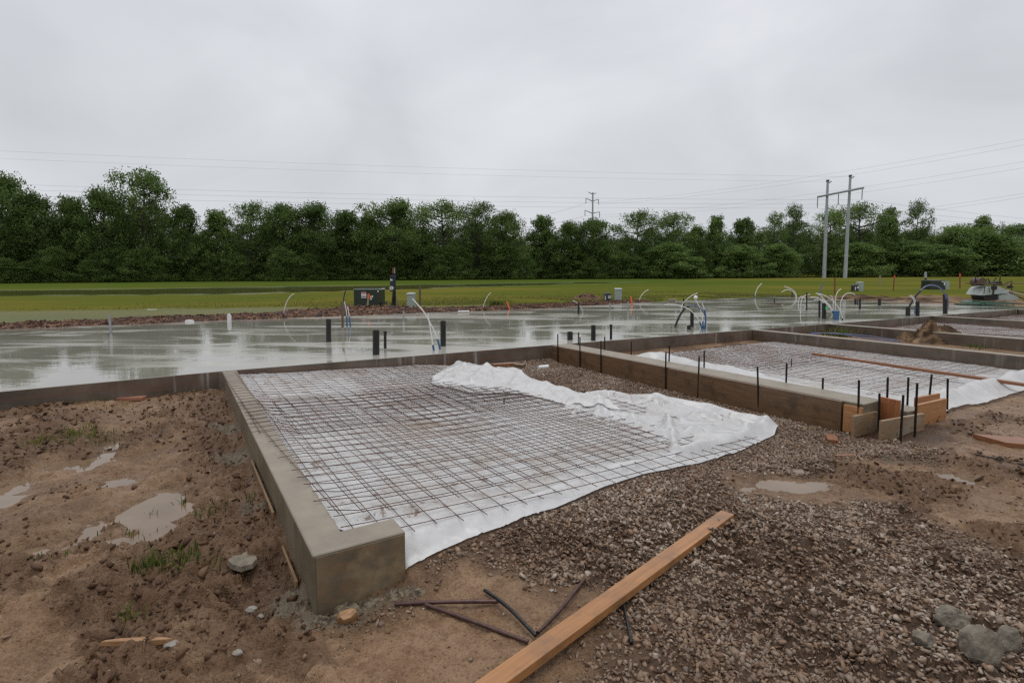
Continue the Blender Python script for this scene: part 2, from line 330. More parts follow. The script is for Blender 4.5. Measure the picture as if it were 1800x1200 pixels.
t = NT('scuffed_black_pipe'); v = t.pos((1, 1, .5), obj=True); M['abs'] = t.out(t.mix(t.ramp(t.noise(v, 17, 5, .7, .8), (.62, 0.), (.68, .8)), (.011, .011, .012), (.2, .195, .185)), .33)
M['pex'] = simple('white_tubing', (.72, .72, .7), .35, 0, .08, 20)
M['blue'] = simple('blue_sleeve', (.04, .12, .25), .4, 0, .25, 20)
M['navy'] = simple('blue_tubing', (.1, .125, .25), .35, 0, .2, 20)
M['green'] = simple('dark_green_enamel', (.016, .026, .014), .4, 0, .15, 6)
M['greenlid'] = simple('pale_green_enamel', (.06, .08, .06), .12, 0, .2, 6)  # lid green, paler and glossier than the cabinet green
M['grey'] = simple('grey_green_plastic', (.33, .37, .34), .45, 0, .1, 8)
M['charcoal'] = simple('charcoal_plastic', (.03, .033, .036), .45, 0, .2, 8)
M['white'] = simple('white_plastic', (.75, .75, .73), .4, 0, .06, 8)
M['label'] = simple('white_label', (.7, .7, .7), .4, 0, .05, 8)
M['ink'] = simple('grey_ink', (.12, .13, .2), .5, 0, .05, 8); M['redink'] = simple('red_ink', (.6, .06, .05), .5, 0, .05, 8)
M['orange'] = simple('orange_plastic', (.75, .16, .03), .45, 0, .1, 20); M['redtip'] = simple('red_paint', (.62, .07, .04), .5, 0, .15, 20)
M['redstake'] = simple('dull_red_paint', (.2, .05, .025), .5, 0, .25, 20)
M['post'] = m_wood('weathered_stake', (.1, .072, .05), (.17, .125, .085), ax=(8, 8, .8), rough=.55)
M['palepost'] = m_wood('pale_stake', (.26, .21, .15), (.34, .28, .2), ax=(8, 8, .8), rough=.55)
M['panel'] = simple('navy_enamel', (.012, .018, .04), .35, 0, .25, 8)
M['galv'] = simple('galvanised_steel', (.36, .38, .4), .5, .1, .12, 1.2); M['far'] = simple('weathered_steel', (.3, .315, .33), .6, 0, .1, 1)
M['faint'] = simple('hazed_steel', (.42, .44, .46), .7, 0, .05, 1)  # steel colour lightened to paint in the haze before the far pylon
M['cable'] = simple('aluminium_cable', (.42, .43, .44), .5, 0, .1, 1); M['insul'] = simple('dark_insulator', (.07, .075, .08), .4, 0, .2, 8)
M['stub'] = simple('zinc_conduit', (.32, .33, .34), .35, .5, .2, 20)
M['mach'] = simple('pale_grey_paint', (.36, .4, .37), .45, 0, .2, 5); M['machgreen'] = simple('green_machine_paint', (.04, .11, .07), .45, 0, .3, 12)
M['machdark'] = simple('oily_black_iron', (.02, .015, .013), .5, .2, .5, 14); M['machrust'] = simple('muddy_iron', (.1, .065, .045), .6, .1, .4, 14); M['machtan'] = simple('muddy_tan_bar', (.38, .3, .21), .5, 0, .2, 10)
M['lime'] = simple('lime_sticker', (.06, .6, .2), .5, 0, .05, 20); M['cardbrick'] = simple('brick_red', (.3, .13, .08), .6, 0, .2, 20)
M['mortar'] = simple('wet_mortar', (.17, .14, .1), .7, 0, .4, 22, True, 1.0); M['mort_t'] = m_tint('spilled_mortar', [(0, (.065, .046, .029)), (.5, (.14, .108, .07)), (1, (.225, .18, .12))], .55, .3); M['rock'] = simple('grey_rock', (.17, .145, .11), .9, 0, .45, 18, True, 1.0); M['whiterock'] = simple('pale_limestone', (.24, .21, .175), .6, 0, .25, 20, True, .6)
M['stone'] = m_tint('crushed_limestone', [(0, (.065, .033, .019)), (.18, (.16, .09, .052)), (.34, (.155, .113, .084)), (.5, (.235, .145, .088)), (.64, (.215, .163, .124)), (.8, (.285, .2, .138)), (1, (.38, .31, .25))], .5, .25)
M['clod'] = m_tint('mud_clod', [(0, (.045, .022, .012)), (.5, (.105, .056, .03)), (1, (.19, .115, .064))], .6, .2)
M['soil'] = m_tint('red_soil', [(0, (.03, .014, .008)), (.5, (.09, .041, .022)), (1, (.2, .105, .06))], .7, .2)
M['brownsoil'] = m_tint('brown_soil', [(0, (.045, .026, .014)), (.5, (.13, .078, .04)), (1, (.23, .15, .085))], .75, .2)
M['blade'] = m_tint('grass_blade', [(0, (.035, .065, .012)), (.5, (.085, .125, .022)), (1, (.21, .185, .045))], .6, .2, 0, .3)
LS = [(0, (.042, .066, .018)), (.35, (.088, .137, .036)), (.7, (.138, .2, .054)), (1, (.205, .275, .082))]
M['leaf'] = m_tint('dark_leaves', LS, .6, .15, .3, .3)
M['leaf2'] = m_tint('fresh_leaves', [(p, tuple(x * 1.3 for x in c)) for p, c in LS], .6, .15, .2, .3)
M['bark'] = simple('wet_bark', (.035, .028, .022), .7, 0, .4, 3)
t = NT('muddy_water'); v = t.pos(); n = t.noise(v, 3, 3); rp = t.noise(v, 22, 2)
M['water'] = t.out(t.ramp(n, (.3, (.14, .092, .053)), (.7, (.21, .142, .088))), .03, normal=t.bump(rp, .06, .006), spec=.5)
# ---------------------------------------------------------------- the ground sheet
def graded(lo, hi, c0, c1, st, k):
    xs = list(np.arange(c0, c1, st)); x = xs[-1]; s_ = st
    while x < hi: s_ = max(st, st + k * (x - c1)); x += s_; xs.append(x)
    x = c0; l = []
    while x > lo: s_ = max(st, st + k * (c0 - x)); x -= s_; l.append(x)
    return np.array(l[::-1] + xs)
gx = graded(-2500, 2500, -2.4, 2.8, .015, .021)
ys = [1.25]
while ys[-1] < 3000: ys.append(ys[-1] + max(.0125, .0058 * ys[-1]) * (1 if ys[-1] < 40 else 1 + (ys[-1] - 40) / 60))
yb = [1.25]
while yb[-1] > -400: yb.append(yb[-1] - (.05 + .3 * (1.25 - yb[-1])))
gy = np.array(yb[:0:-1] + ys)
GX, GY = np.meshgrid(gx, gy); X, Y = GX.ravel(), GY.ravel(); Z = ground(X, Y)
nx, ny = len(gx), len(gy); i = np.arange(nx * ny).reshape(ny, nx)
FQ = np.stack([i[:-1, :-1], i[:-1, 1:], i[1:, 1:], i[1:, :-1]], -1).reshape(-1, 4)
def grav_mask(X, Y): return sst(-.18, .14, sdpoly(X, Y, GRAV) + (fbm(X * 1.8, Y * 1.8, 101, 4) - .5) * .75)
A_, B_ = AB(X, Y)
gn = (fbm(X * .8, Y * .8, 111, 4) - .5)
grass = sst(-.3, .5, np.maximum(A_ - 9.9, B_ - 31.0) + gn * 1.6); grass = np.maximum(grass, sst(14, 20, -A_ + gn * 6)); grass = np.maximum(grass, sst(14, 18, -B_))
lush = sst(48, 75, Y + 14 * gn) * sst(60, 10, X) + .55 * sst(-.2, .1, sst(14, 22, Y) * (fbm(X * .06, Y * .12, 112, 3) - .52))
dark = sst(.5, .66, fbm(X * 1.4, Y * 1.4, 121, 4)) * .9
for px, py, rr in [(40, 930, .3), (60, 905, .3), (130, 900, .22), (100, 870, .25), (60, 800, .3), (150, 745, .4), (400, 720, .35), (380, 690, .4), (430, 820, .25), (450, 880, .2), (470, 930, .2), (480, 1010, .2), (1650, 870, .3)]:
    c_ = S(px, py, .02); dark = np.maximum(dark, np.exp(-((X - c_[0]) ** 2 + (Y - c_[1]) ** 2) / rr ** 2 * 1.2) * (.4 + .9 * fbm(X * 5, Y * 5, 131, 3)))
dark = np.maximum(dark, (B_ < 0) * (A_ > -6.2) * (A_ < 0) * np.exp(-((B_ + .2) / .33) ** 2) * (.3 + 1.1 * fbm(X * 4, Y * 4, 133, 3)))
mort = np.zeros_like(X)
for px, py, rr in [(620, 1075, .14), (700, 1050, .12), (560, 1085, .1), (415, 800, .2), (405, 760, .25), (520, 1050, .12), (450, 905, .1), (1560, 800, .3), (1080, 665, .4), (1180, 690, .5), (1000, 655, .4)]:
    c_ = S(px, py, .02); mort = np.maximum(mort, sst(.25, .6, np.exp(-((X - c_[0]) ** 2 + (Y - c_[1]) ** 2) / rr ** 2) * (.4 + 1.1 * fbm(X * 6, Y * 6, 141, 3))))
g_o = mk('ground', np.stack([X, Y, Z], 1), FQ, M['ground'], None, True, dict(gravel=grav_mask(X, Y) * (1 - grass), grass=grass, wet=flood(X, Y) * grass, dark=np.clip(dark, 0, 1) * (1 - grass), mortar=mort, lush=np.clip(lush, 0, 1)))
struct(g_o)
# puddles: level water lying in the dips
def water(px, z, nm='puddle_water'):
    P = [S(a, b, z) for a, b in px]; return struct(mk(nm, P, [tuple(range(len(P)))], M['water']))
P = [W(-6.6, -3.5, .0), W(-6.6, -.05, .0), W(-.4, -.05, .0), W(-.4, -3.5, .0)]
water([(-60, 1010), (380, 1010), (392, 800), (330, 742), (-60, 742)][::-1], .004)
water([(1270, 872), (1480, 872), (1480, 812), (1270, 812)], .002)
water([(1640, 860), (1760, 860), (1760, 810), (1640, 810)], .0)
# ---------------------------------------------------------------- slab and footings
sl = [(-9, -14)] if 0 else None
EDGE = [(-12, .55)] + [(b, a) for a, b in [ab_px(0, 688, .3), (0, 0), ab_px(969, 606, .3), ab_px(1323, 579, .3), ab_px(1457, 569, .3), ab_px(1638, 555, .3), ab_px(1790, 543, .3)]] + [(28.0, -1.35)]
EDGE = [(-12, .1)] + EDGE[1:]
FAR = [(28.3, 9.75), (18, 9.3), (11, 8.45), (4, 8.75), (-4, 9.1), (-12, 9.3)]
ring = [W(a, b)[:2] for b, a in EDGE] + [W(a, b)[:2] for b, a in FAR]
def extr(name, ring, z0, z1, mt, ms, bev=0):
    n = len(ring); V = [(*p, z0) for p in ring] + [(*p, z1) for p in ring]
    o = mk(name, V, [tuple(range(n, 2 * n)), tuple(range(n - 1, -1, -1))] + [(k, (k + 1) % n, (k + 1) % n + n, k + n) for k in range(n)], [mt, ms])
    bm = bmesh.new(); bm.from_mesh(o.data)
    if bev: bmesh.ops.bevel(bm, geom=[e for e in bm.edges if e.calc_face_angle(0) > .5 and max(v.co.z for v in e.verts) > z1 - .01], offset=bev, segments=3, affect='EDGES', profile=.5)
    bmesh.ops.recalc_face_normals(bm, faces=bm.faces)
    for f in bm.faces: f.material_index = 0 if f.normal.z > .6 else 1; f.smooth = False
    bm.to_mesh(o.data); bm.free(); return o
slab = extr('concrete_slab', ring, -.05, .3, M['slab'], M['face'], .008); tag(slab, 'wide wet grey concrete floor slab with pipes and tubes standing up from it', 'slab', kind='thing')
edge_a = lambda b: float(np.interp(b, [e[0] for e in EDGE], [e[1] for e in EDGE])) - .004
# footing with a return at the front: L-shaped
def footing(b0, b1, a1, top, side, label, ret=None):
    L = [(a1, b0), (a1, b1 if not ret else ret[0])]
    if ret: L += [(a1 + ret[1], ret[0]), (a1 + ret[1], b1)]
    L += [(edge_a(b1), b1), (edge_a(b0), b0)]
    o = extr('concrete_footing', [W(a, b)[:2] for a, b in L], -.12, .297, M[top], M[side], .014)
    return tag(o, label, 'footing', 'concrete footings reaching out from the slab')
f1 = footing(0, .185, -5.73, 'ftop', 'foot', 'grey concrete footing with an L-shaped near end, between the mud and the first wire mesh', (.47, .19))
# end face of the return has its own stained look
q = MB(); e0, e1 = W(-5.733, .02), W(-5.733, .455)
q.hexa([(*W(-5.7345, .016)[:2], -.1), (*W(-5.7345, .458)[:2], -.1), (*W(-5.73, .458)[:2], -.1), (*W(-5.73, .016)[:2], -.1)], [(*W(-5.7345, .016)[:2], .282), (*W(-5.7345, .458)[:2], .282), (*W(-5.73, .458)[:2], .282), (*W(-5.73, .016)[:2], .282)])
q.build('stained_end_face', M['block'], f1)
f2 = footing(5.485, 5.87, -5.62, 'ftop', 'foot', 'footing cased in brown form boards, with steel stakes along both sides')
f3 = footing(11.12, 11.33, -6.2, 'ftop', 'footdark', 'long brown concrete footing behind the second wire mesh bay')
f4 = footing(14.15, 14.36, -6.2, 'ftop', 'footdark', 'brown footing just behind the soil mound and blue tubing')
f5 = footing(19.6, 19.83, -6.2, 'ftop', 'footdark', 'brown footing beyond the third white plastic bay, right edge')
f6 = footing(26.0, 26.24, -6.2, 'ftop', 'footdark', 'farthest footing by the parked machine, only its corner in view')
# ---------------------------------------------------------------- plastic sheets
def polyl(pts, n):
    P = np.array(pts, float); d = np.r_[0, np.cumsum(np.hypot(*np.diff(P, axis=0).T))]; t = np.linspace(0, d[-1], n)
    return np.stack([np.interp(t, d, P[:, k]) for k in range(P.shape[1])], 1)
def coons(bot, right, top, left, nu, nv):
    b, r, t_, l = polyl(bot, nu), polyl(right, nv), polyl(top, nu), polyl(left, nv)
    u = np.linspace(0, 1, nu)[None, :, None]; v = np.linspace(0, 1, nv)[:, None, None]
    return (1 - v) * b[None] + v * t_[None] + (1 - u) * l[:, None] + u * r[:, None] - ((1 - u) * (1 - v) * b[0] + u * (1 - v) * b[-1] + (1 - u) * v * t_[0] + u * v * t_[-1])
def gridF(nv, nu):
    i = np.arange(nv * nu).reshape(nv, nu); return np.stack([i[:-1, :-1], i[:-1, 1:], i[1:, 1:], i[1:, :-1]], -1).reshape(-1, 4)
C2 = lambda L, z=.09: [ab_px(740 + x / 2.727, 620 + y / 2.727, z) for x, y in L]
front = [(-5.71, .475)] + [ab_px(x, y, z) for x, y, z in [(847, 946, .09), (980, 904, .07), (1060, 866, .06), (1130, 842, .05), (1228, 820, .04), (1294, 796, .04), (1360, 760, .04)]]
right = [front[-1]] + [ab_px(x, y, z) for x, y, z in [(1369, 749, .04), (1345, 741, .05), (1290, 724, .06), (1246, 711, .07), (1155, 700, .08), (1090, 694, .1), (1050, 692, .1), (1000, 685, .1), (930, 665, .11), (870, 652, .12), (835, 643, .13)]]
backe = [(edge_a(.3) - .012, .21), (edge_a(1) - .015, 1.2), (edge_a(3) - .015, 3.0), right[-1]]
lefte = [(-5.53, .475), (-5.53, .2), (-3, .195), backe[0]]
lefte = [front[0], (-5.5, .33), (-5.3, .205), (-3, .2), backe[0]]
U, V_ = 260, 300
P2 = coons(front, right, backe, lefte, U, V_); PA, PB = P2[..., 0], P2[..., 1]
RID = [([(1090, 280), (1180, 330), (1200, 400), (1215, 490)], .07, .045), ([(860, 300), (1000, 320), (1100, 380), (1150, 400)], .04, .05), ([(1215, 415), (1400, 360), (1530, 330)], .045, .05),
       ([(1280, 490), (1500, 430), (1660, 360)], .05, .06), ([(1130, 225), (1300, 270), (1420, 315)], .05, .06), ([(800, 215), (900, 200), (1000, 225), (1130, 220), (1380, 255), (1500, 295), (1660, 325)], .09, .09),
       ([(700, 270), (760, 265), (730, 305)], .04, .04), ([(830, 320), (860, 260), (900, 350)], .035, .04), ([(1000, 330), (1130, 320), (1180, 350)], .03, .04), ([(1250, 330), (1330, 300), (1450, 330)], .035, .05), ([(1690, 375), (1650, 330), (1560, 360)], .05, .05), ([(1140, 450), (1170, 400), (1190, 350)], .03, .035), ([(1230, 500), (1350, 470), (1400, 440)], .03, .05)]
def plastic_z(a, b):
    z = zfill(a, b) + .012
    z = z + .016 * (fbm(a * 2.5, b * 2.5, 201, 3) - .5) + .014 * (np.abs(fbm(a * 5 + b * 2, b * 4, 202, 3) - .5) * 2)
    for L, h, w in RID: z = z + h * np.exp(-(seg_d(a, b, C2(L)) / w) ** 2)
    wr = sst(.0, .35, sdpoly(a, b, WR)); z = z + wr * (.05 * (1 - np.abs(vn(a * 2.2 - b * 1.2, b * 2.6 + a * .8, 203) * 2 - 1)) ** 2 + .012 * (1 - np.abs(vn(a * 4.6 + b * 3.2, b * 3.8 - a, 204) * 2 - 1)) ** 2)
    return z
WR = C2([(650, 240), (900, 200), (1130, 215), (1400, 255), (1720, 350), (1600, 450), (1330, 540), (1215, 490), (1000, 380), (850, 330)])
PZ = plastic_z(PA, PB)
dfr = seg_d(PA, PB, front)
gl = ground(*(O[:, None] + PA.ravel() * uA[:, None] + PB.ravel() * uB[:, None])).reshape(PA.shape)
k = sst(.22, .02, dfr); PZ = PZ * (1 - k) + (np.minimum(gl + .012, PZ)) * k
PZ = PZ + .045 * np.exp(-((dfr - .14) / .06) ** 2) * sst(.1, 1.2, PB) * fbm(PA * 3, PB * 3, 205, 2)
PZ = np.maximum(PZ, gl + .008)
band = np.exp(-(seg_d(PA, PB, [ab_px(a_, b_, .16) for a_, b_ in [(640, 690), (760, 740), (840, 790), (960, 850), (1060, 835)]]) / .42) ** 2)
stain = (sst(.16, .4, dfr) * (.5 + .6 * band) * (1 - .5 * sst(0, .3, sdpoly(PA, PB, WR)))).ravel()
XY = O[:, None] + PA.ravel() * uA[:, None] + PB.ravel() * uB[:, None]
sheet1 = mk('plastic_sheet', np.stack([XY[0], XY[1], PZ.ravel()], 1), gridF(V_, U), M['film'], None, True, dict(stain=stain))
tag(sheet1, 'large muddy white plastic sheet under wire mesh beside the near L-shaped footing', 'plastic sheet', 'white plastic sheets in the bays')
# the crumpled flap folded back over it
lo = C2([(52, 168), (160, 190), (270, 210), (400, 200), (480, 200), (620, 225), (740, 255), (830, 262), (960, 275)], .12)
hi = C2([(58, 140), (110, 100), (175, 62), (250, 70), (330, 85), (440, 108), (560, 150), (720, 195), (850, 225)], .12)
L_ = polyl(lo, 150); H_ = polyl(hi, 150); tt = np.linspace(0, 1, 50)[:, None, None]; FP = L_[None] * (1 - tt) + H_[None] * tt
fa, fb = FP[..., 0], FP[..., 1]; uu = np.linspace(0, 1, 150)[None]; vv = np.linspace(0, 1, 50)[:, None]
up_ = np.interp(uu, [0, .12, .25, .4, .55, .7, .85, 1], [.02, .05, .085, .085, .08, .07, .05, .015])
prof = np.interp(vv, [0, .06, .55, .72, .9, 1], [0, .06, .75, 1, .55, .05]); fz = plastic_z(fa, fb) + .022 + up_ * prof
for L, h, w in [([(150, 50), (215, 95), (60, 165)], .06, .07), ([(230, 72), (190, 112), (100, 160)], .05, .06), ([(300, 62), (322, 88), (240, 150)], .08, .07), ([(322, 88), (350, 195)], .05, .07), ([(350, 76), (480, 122), (400, 192)], .08, .08), ([(440, 104), (530, 152), (480, 195)], .06, .07), ([(560, 135), (700, 190), (830, 232)], .06, .08), ([(600, 160), (660, 205), (720, 240)], .05, .06), ([(240, 150), (330, 165), (480, 160)], .035, .05), ([(170, 120), (250, 120), (330, 135)], .03, .04), ([(700, 200), (760, 235), (830, 255)], .04, .05)]:
    dq = seg_d(fa, fb, C2(L, .16)); fz = fz + .5 * h * np.exp(-(dq / (w * .75)) ** 2) * np.clip(prof * 3, 0, 1)
fz = fz + .025 * np.clip(prof * 2, 0, 1) * (1 - np.abs(vn(fa * 3.1 - fb * 1.2, fb * 2.2 + fa * 1.4, 212) * 2 - 1)) + .005 * (1 - np.abs(vn(fa * 7 + fb * 3, fb * 6 - fa, 215) * 2 - 1)) * np.clip(prof * 2, 0, 1)
XY = O[:, None] + fa.ravel() * uA[:, None] + fb.ravel() * uB[:, None]
flap = mk('folded_flap', np.stack([XY[0], XY[1], fz.ravel()], 1), gridF(50, 150), M['film'], sheet1, True, dict(stain=np.full(fa.size, .12)))
flap['label'] = 'crumpled clean white flap folded back over the wire mesh'
def bay_sheet(b0, b1, a0, a1, z, label, seed, ridge=None):
    nu, nv = 140, 150; b = np.linspace(b0, b1, nu)[None].repeat(nv, 0); a = np.linspace(a0, a1, nv)[:, None].repeat(nu, 1)
    a = a + (.25 * (fbm(b * .9, b * 0 + seed, seed, 3) - .5)) * sst(.6, 0, (a - a0)); b = b + .12 * (fbm(a * 1.2, a * 0 + seed, seed + 5, 3) - .5) * sst(.6, 0, np.minimum(b - b0, b1 - b))
    zz = z + .025 * (fbm(a * 2, b * 2, seed + 1, 3) - .5) + .02 * np.abs(fbm(a * 4 + b, b * 4, seed + 2, 3) - .5) * 2
    ed = np.minimum(a - a0, np.minimum(b - b0, b1 - b))
    if ridge: zz = zz + ridge(a, b)
    XY = O[:, None] + a.ravel() * uA[:, None] + b.ravel() * uB[:, None]
    return tag(mk('plastic_sheet', np.stack([XY[0], XY[1], zz.ravel()], 1), gridF(nv, nu), M['film'], None, True, dict(stain=(sst(.3, .9, ed) * (.55 + .5 * sst(-3.5, -1.5, a))).ravel())), label, 'plastic sheet', 'white plastic sheets in the bays')
def rdg2(a, b):
    n = fbm(a * 2, b * 2.5, 222, 3)
    k = np.exp(-((b - 6.5 - .3 * (fbm(a, a * 0, 221, 2) - .5)) / .27) ** 2) * (.1 + .16 * n) * sst(-4.9, -3.4, a) * sst(-1.1, -1.6, a) + .13 * np.exp(-((a + 5.62) / .13) ** 2) * (.5 + n) * sst(6.9, 7.3, b)
    return k + .05 * np.exp(-((b - 6.9) / .25) ** 2) * n * sst(-5.5, -4, a)
bay_sheet(6.05, 11.09, -5.85, -1.05, .065, 'white plastic sheet under mesh between the wood-cased footing and the long brown one', 31, rdg2)
def rdg4(a, b): return 0 * a
bay_sheet(14.4, 19.57, -5.9, -1.1, .09, 'white plastic under mesh behind the soil mound, near the right edge', 41)
bay_sheet(19.9, 25.9, -5.9, -1.45, .1, 'farthest white plastic strip, at the right edge in front of the machine', 51)
# ---------------------------------------------------------------- welded wire mesh
def mesh_sheet(a0, a1, b0, b1, rot, zf, label, step=.152, r=.0026, seed=0, tip=.05, parent=None):
    rr = random.Random(seed); ca, cb = (a0 + a1) / 2, (b0 + b1) / 2; c, s_ = math.cos(rot), math.sin(rot)
    na, nb = int(round((a1 - a0) / step)), int(round((b1 - b0) / step)); Vs = []; Fs = []; off = 0
    lines = []
    for j in range(nb + 1):
        b = b0 + j * step; n = max(8, int((a1 - a0) / .16)); e1, e2 = tip * rr.uniform(.5, 1.6), tip * rr.uniform(.5, 1.6)
        a = np.linspace(a0 - e1, a0 + na * step + e2, n); lines.append((a, np.full(n, b) + .006 * np.sin(a * 2 + j) + rr.uniform(-.006, .006), 0))
    for j in range(na + 1):
        a = a0 + j * step; n = max(8, int((b1 - b0) / .16)); e1, e2 = tip * rr.uniform(.5, 1.6), tip * rr.uniform(.5, 1.6)
        b = np.linspace(b0 - e1, b0 + nb * step + e2, n); lines.append((np.full(n, a) + .006 * np.sin(b * 2 + j) + rr.uniform(-.006, .006), b, .0066))
    K = 5
    for a, b, dz in lines:
        ra = ca + (a - ca) * c - (b - cb) * s_; rb = cb + (a - ca) * s_ + (b - cb) * c
        z = zf(ra, rb) + dz; P = np.stack([O[0] + ra * uA[0] + rb * uB[0], O[1] + ra * uA[1] + rb * uB[1], z], 1)
        t = np.gradient(P, axis=0); t /= np.linalg.norm(t, axis=1)[:, None]; u = np.cross(t, [0, 0, 1]); u /= np.linalg.norm(u, axis=1)[:, None]; w = np.cross(u, t)
        an = np.arange(K) * 2 * math.pi / K; ring = P[:, None] + r * (np.cos(an)[None, :, None] * u[:, None] + np.sin(an)[None, :, None] * w[:, None])
        n = len(P); Vs.append(ring.reshape(-1, 3)); i0 = off + np.arange(n - 1)[:, None] * K; j0 = np.arange(K)[None]; j1 = (j0 + 1) % K
        Fs.append(np.stack([i0 + j0, i0 + j1, i0 + K + j1, i0 + K + j0], -1).reshape(-1, 4)); off += n * K
    o = mk('wire_mesh', np.concatenate(Vs), np.concatenate(Fs), M['rust'], parent, True)
    return tag(o, label, 'wire mesh', 'rusty wire mesh sheets on the plastic')
sag = lambda seed, base, amp: (lambda a, b: np.maximum(zfill(a, b) + base + amp * (fbm(a * .8, b * .8, seed, 2) - .4), zfill(a, b) + .03))
mesh_sheet(-5.49, -1.9, .25, 4.05, math.radians(-1), sag(301, .03, .03), 'rusty wire mesh sheet nearest the white plastic front edge, lying flat', seed=1)
mesh_sheet(-5.2, -2.2, .12, 3.2, math.radians(-3.5), lambda a, b: np.maximum(zfill(a, b) + .04 + .03 * fbm(a, b, 303, 2) + .035 * sst(1.6, .4, b), .312 * sst(.55, .25, b) + 0 * a), 'skewed rusty wire mesh overhanging the top of the near concrete footing', seed=2)
mesh_sheet(-3.4, -.25, .03, 2.9, math.radians(-1), lambda a, b: np.maximum(zfill(a, b) + .04 + .04 * fbm(a, b, 305, 2), .31 * sst(.5, .2, b) + 0 * a), 'rusty wire mesh at the back left, lapping over the footing beside the slab', seed=3)
mesh_sheet(-2.9, -.45, 1.5, 3.3, math.radians(2), sag(307, .04, .03), 'rusty wire mesh at the back, partly under the folded plastic flap', seed=4)
fl = lambda z, s_: (lambda a, b: z + .05 * (fbm(a * .9, b * .9, s_, 2) - .3))
mesh_sheet(-5.2, -1.2, 7.25, 11.0, math.radians(1), fl(.105, 311), 'rusty wire mesh in the second bay, around the long red board', seed=5, r=.0026)
mesh_sheet(-3.4, -1.3, 7.2, 9.8, math.radians(-4), fl(.125, 313), 'rusty wire mesh overlapped at the back of the second bay', seed=6, r=.0026)
mesh_sheet(-4.4, -1.2, 14.6, 19.4, 0, fl(.13, 315), 'rusty wire mesh behind the soil mound near the right edge', seed=7, r=.0034, step=.16)
mesh_sheet(-3, -1.6, 20.1, 25, 0, fl(.14, 317), 'farthest rusty wire mesh before the machine, right edge', seed=8, r=.0036, step=.16)
# little peg in the mesh
pb = S(886, 709, zfill(*ab_px(886, 709, .15)) + .02)
tag(MB().tube([pb, (pb[0], pb[1], D(886, 699, pb[1])[2])], .008).build('steel_peg', M['blackbar']), 'short black steel peg upright among the first bay wire mesh', 'peg')
pb = S(1391, 644, .09); tag(MB().tube([pb, (pb[0], pb[1], D(1391, 630, pb[1])[2])], .008).build('steel_peg', M['blackbar']), 'short black peg upright in the second bay wire mesh', 'peg')
# ---------------------------------------------------------------- form boards and stakes of the wood-cased footing
def frame_mb(): return MB()
def ab_box(mb, a0, a1, b0, b1, z0, z1):
    Q = [W(a0, b0)[:2], W(a1, b0)[:2], W(a1, b1)[:2], W(a0, b1)[:2]]
    Q = Q if ((Q[1][0] - Q[0][0]) * (Q[2][1] - Q[1][1]) - (Q[1][1] - Q[0][1]) * (Q[2][0] - Q[1][0])) > 0 else Q[::-1]
    return mb.hexa([(*p, z0) for p in Q], [(*p, z1) for p in Q])
def board_ab(name, mat, a0, a1, b0, b1, z0, z1, label, group=None, bev=.003):
    """board with its own axes: local x along a"""
    ca, cb = (a0 + a1) / 2, (b0 + b1) / 2; o = MB().box(-(a1 - a0) / 2, -(b1 - b0) / 2, z0, (a1 - a0) / 2, (b1 - b0) / 2, z1).build(name, mat, None, bev)
    p = W(ca, cb); o.location = p; o.rotation_euler = (0, 0, math.atan2(uA[1], uA[0])); return tag(o, label, 'board', group)
FG = 'form boards around the wood-cased footing'
board_ab('form_board', M['form'], -3.02, -.24, 5.437, 5.479, -.03, .292, 'long wet brown form board along the wood-cased footing, the half next to the slab', FG)
board_ab('form_board', M['form'], -5.42, -3.035, 5.435, 5.479, -.04, .288, 'wet brown form board of the wood-cased footing, the half nearer its open corner', FG)
o = board_ab('form_board', M['formorange'], -5.62, -5.44, 5.44, 5.476, -.02, .262, 'short orange form board piece between the long brown board and the corner', FG)
def px_board(name, mat, tl, tr, ptl, zt, zb, th, label, back=True):
    """a standing board: top edge from pixel tl to tr at height zt, reaching down to zb"""
    p = S(*tl, zt); q = S(*tr, zt); d = q - p; L = np.hypot(d[0], d[1]); o = MB().box(0, 0, zb, L, th, zt).build(name, mat, None, .003)
    o.location = (p[0], p[1], 0); o.rotation_euler = (0, 0, math.atan2(d[1], d[0])); return tag(o, label, 'board', FG)
px_board('form_board', M['formgrey'], (1503, 731.5), (1543, 723), None, .2, -.02, .035, 'squat cement-smeared form board left of the upright red one at the open corner')
px_board('form_board', M['formgrey'], (1552, 740), (1626, 726.5), None, .2, -.03, .035, 'cement-blotched form board at the front of the open corner, between two steel stakes')
px_board('form_board', M['formred'], (1547, 697), (1581, 704), None, .335, -.02, .03, 'tall upright red-brown form board at the open corner')
px_board('form_board', M['formorange'], (1615, 711.5), (1665, 700), None, .265, -.02, .035, 'bright orange form board at the right side of the open corner')
px_board('form_board', M['formorange'], (1612, 699), (1653, 691), None, .26, .0, .03, 'orange form board at the back of the open corner, mostly hidden')
o = MB().box(-.16, -.13, -.05, .12, .12, .19).build('concrete_fill', M['ftop'], None, .01); p = S(1606, 718, .2); o.location = (p[0] - .02, p[1] + .1, 0); o.rotation_euler = (0, 0, ROT - .2)
tag(o, 'wet concrete filling the wooden open corner form', 'concrete')
nS = ['first', 'second', 'third', 'fourth', 'fifth', 'sixth', 'seventh', 'eighth', 'ninth']
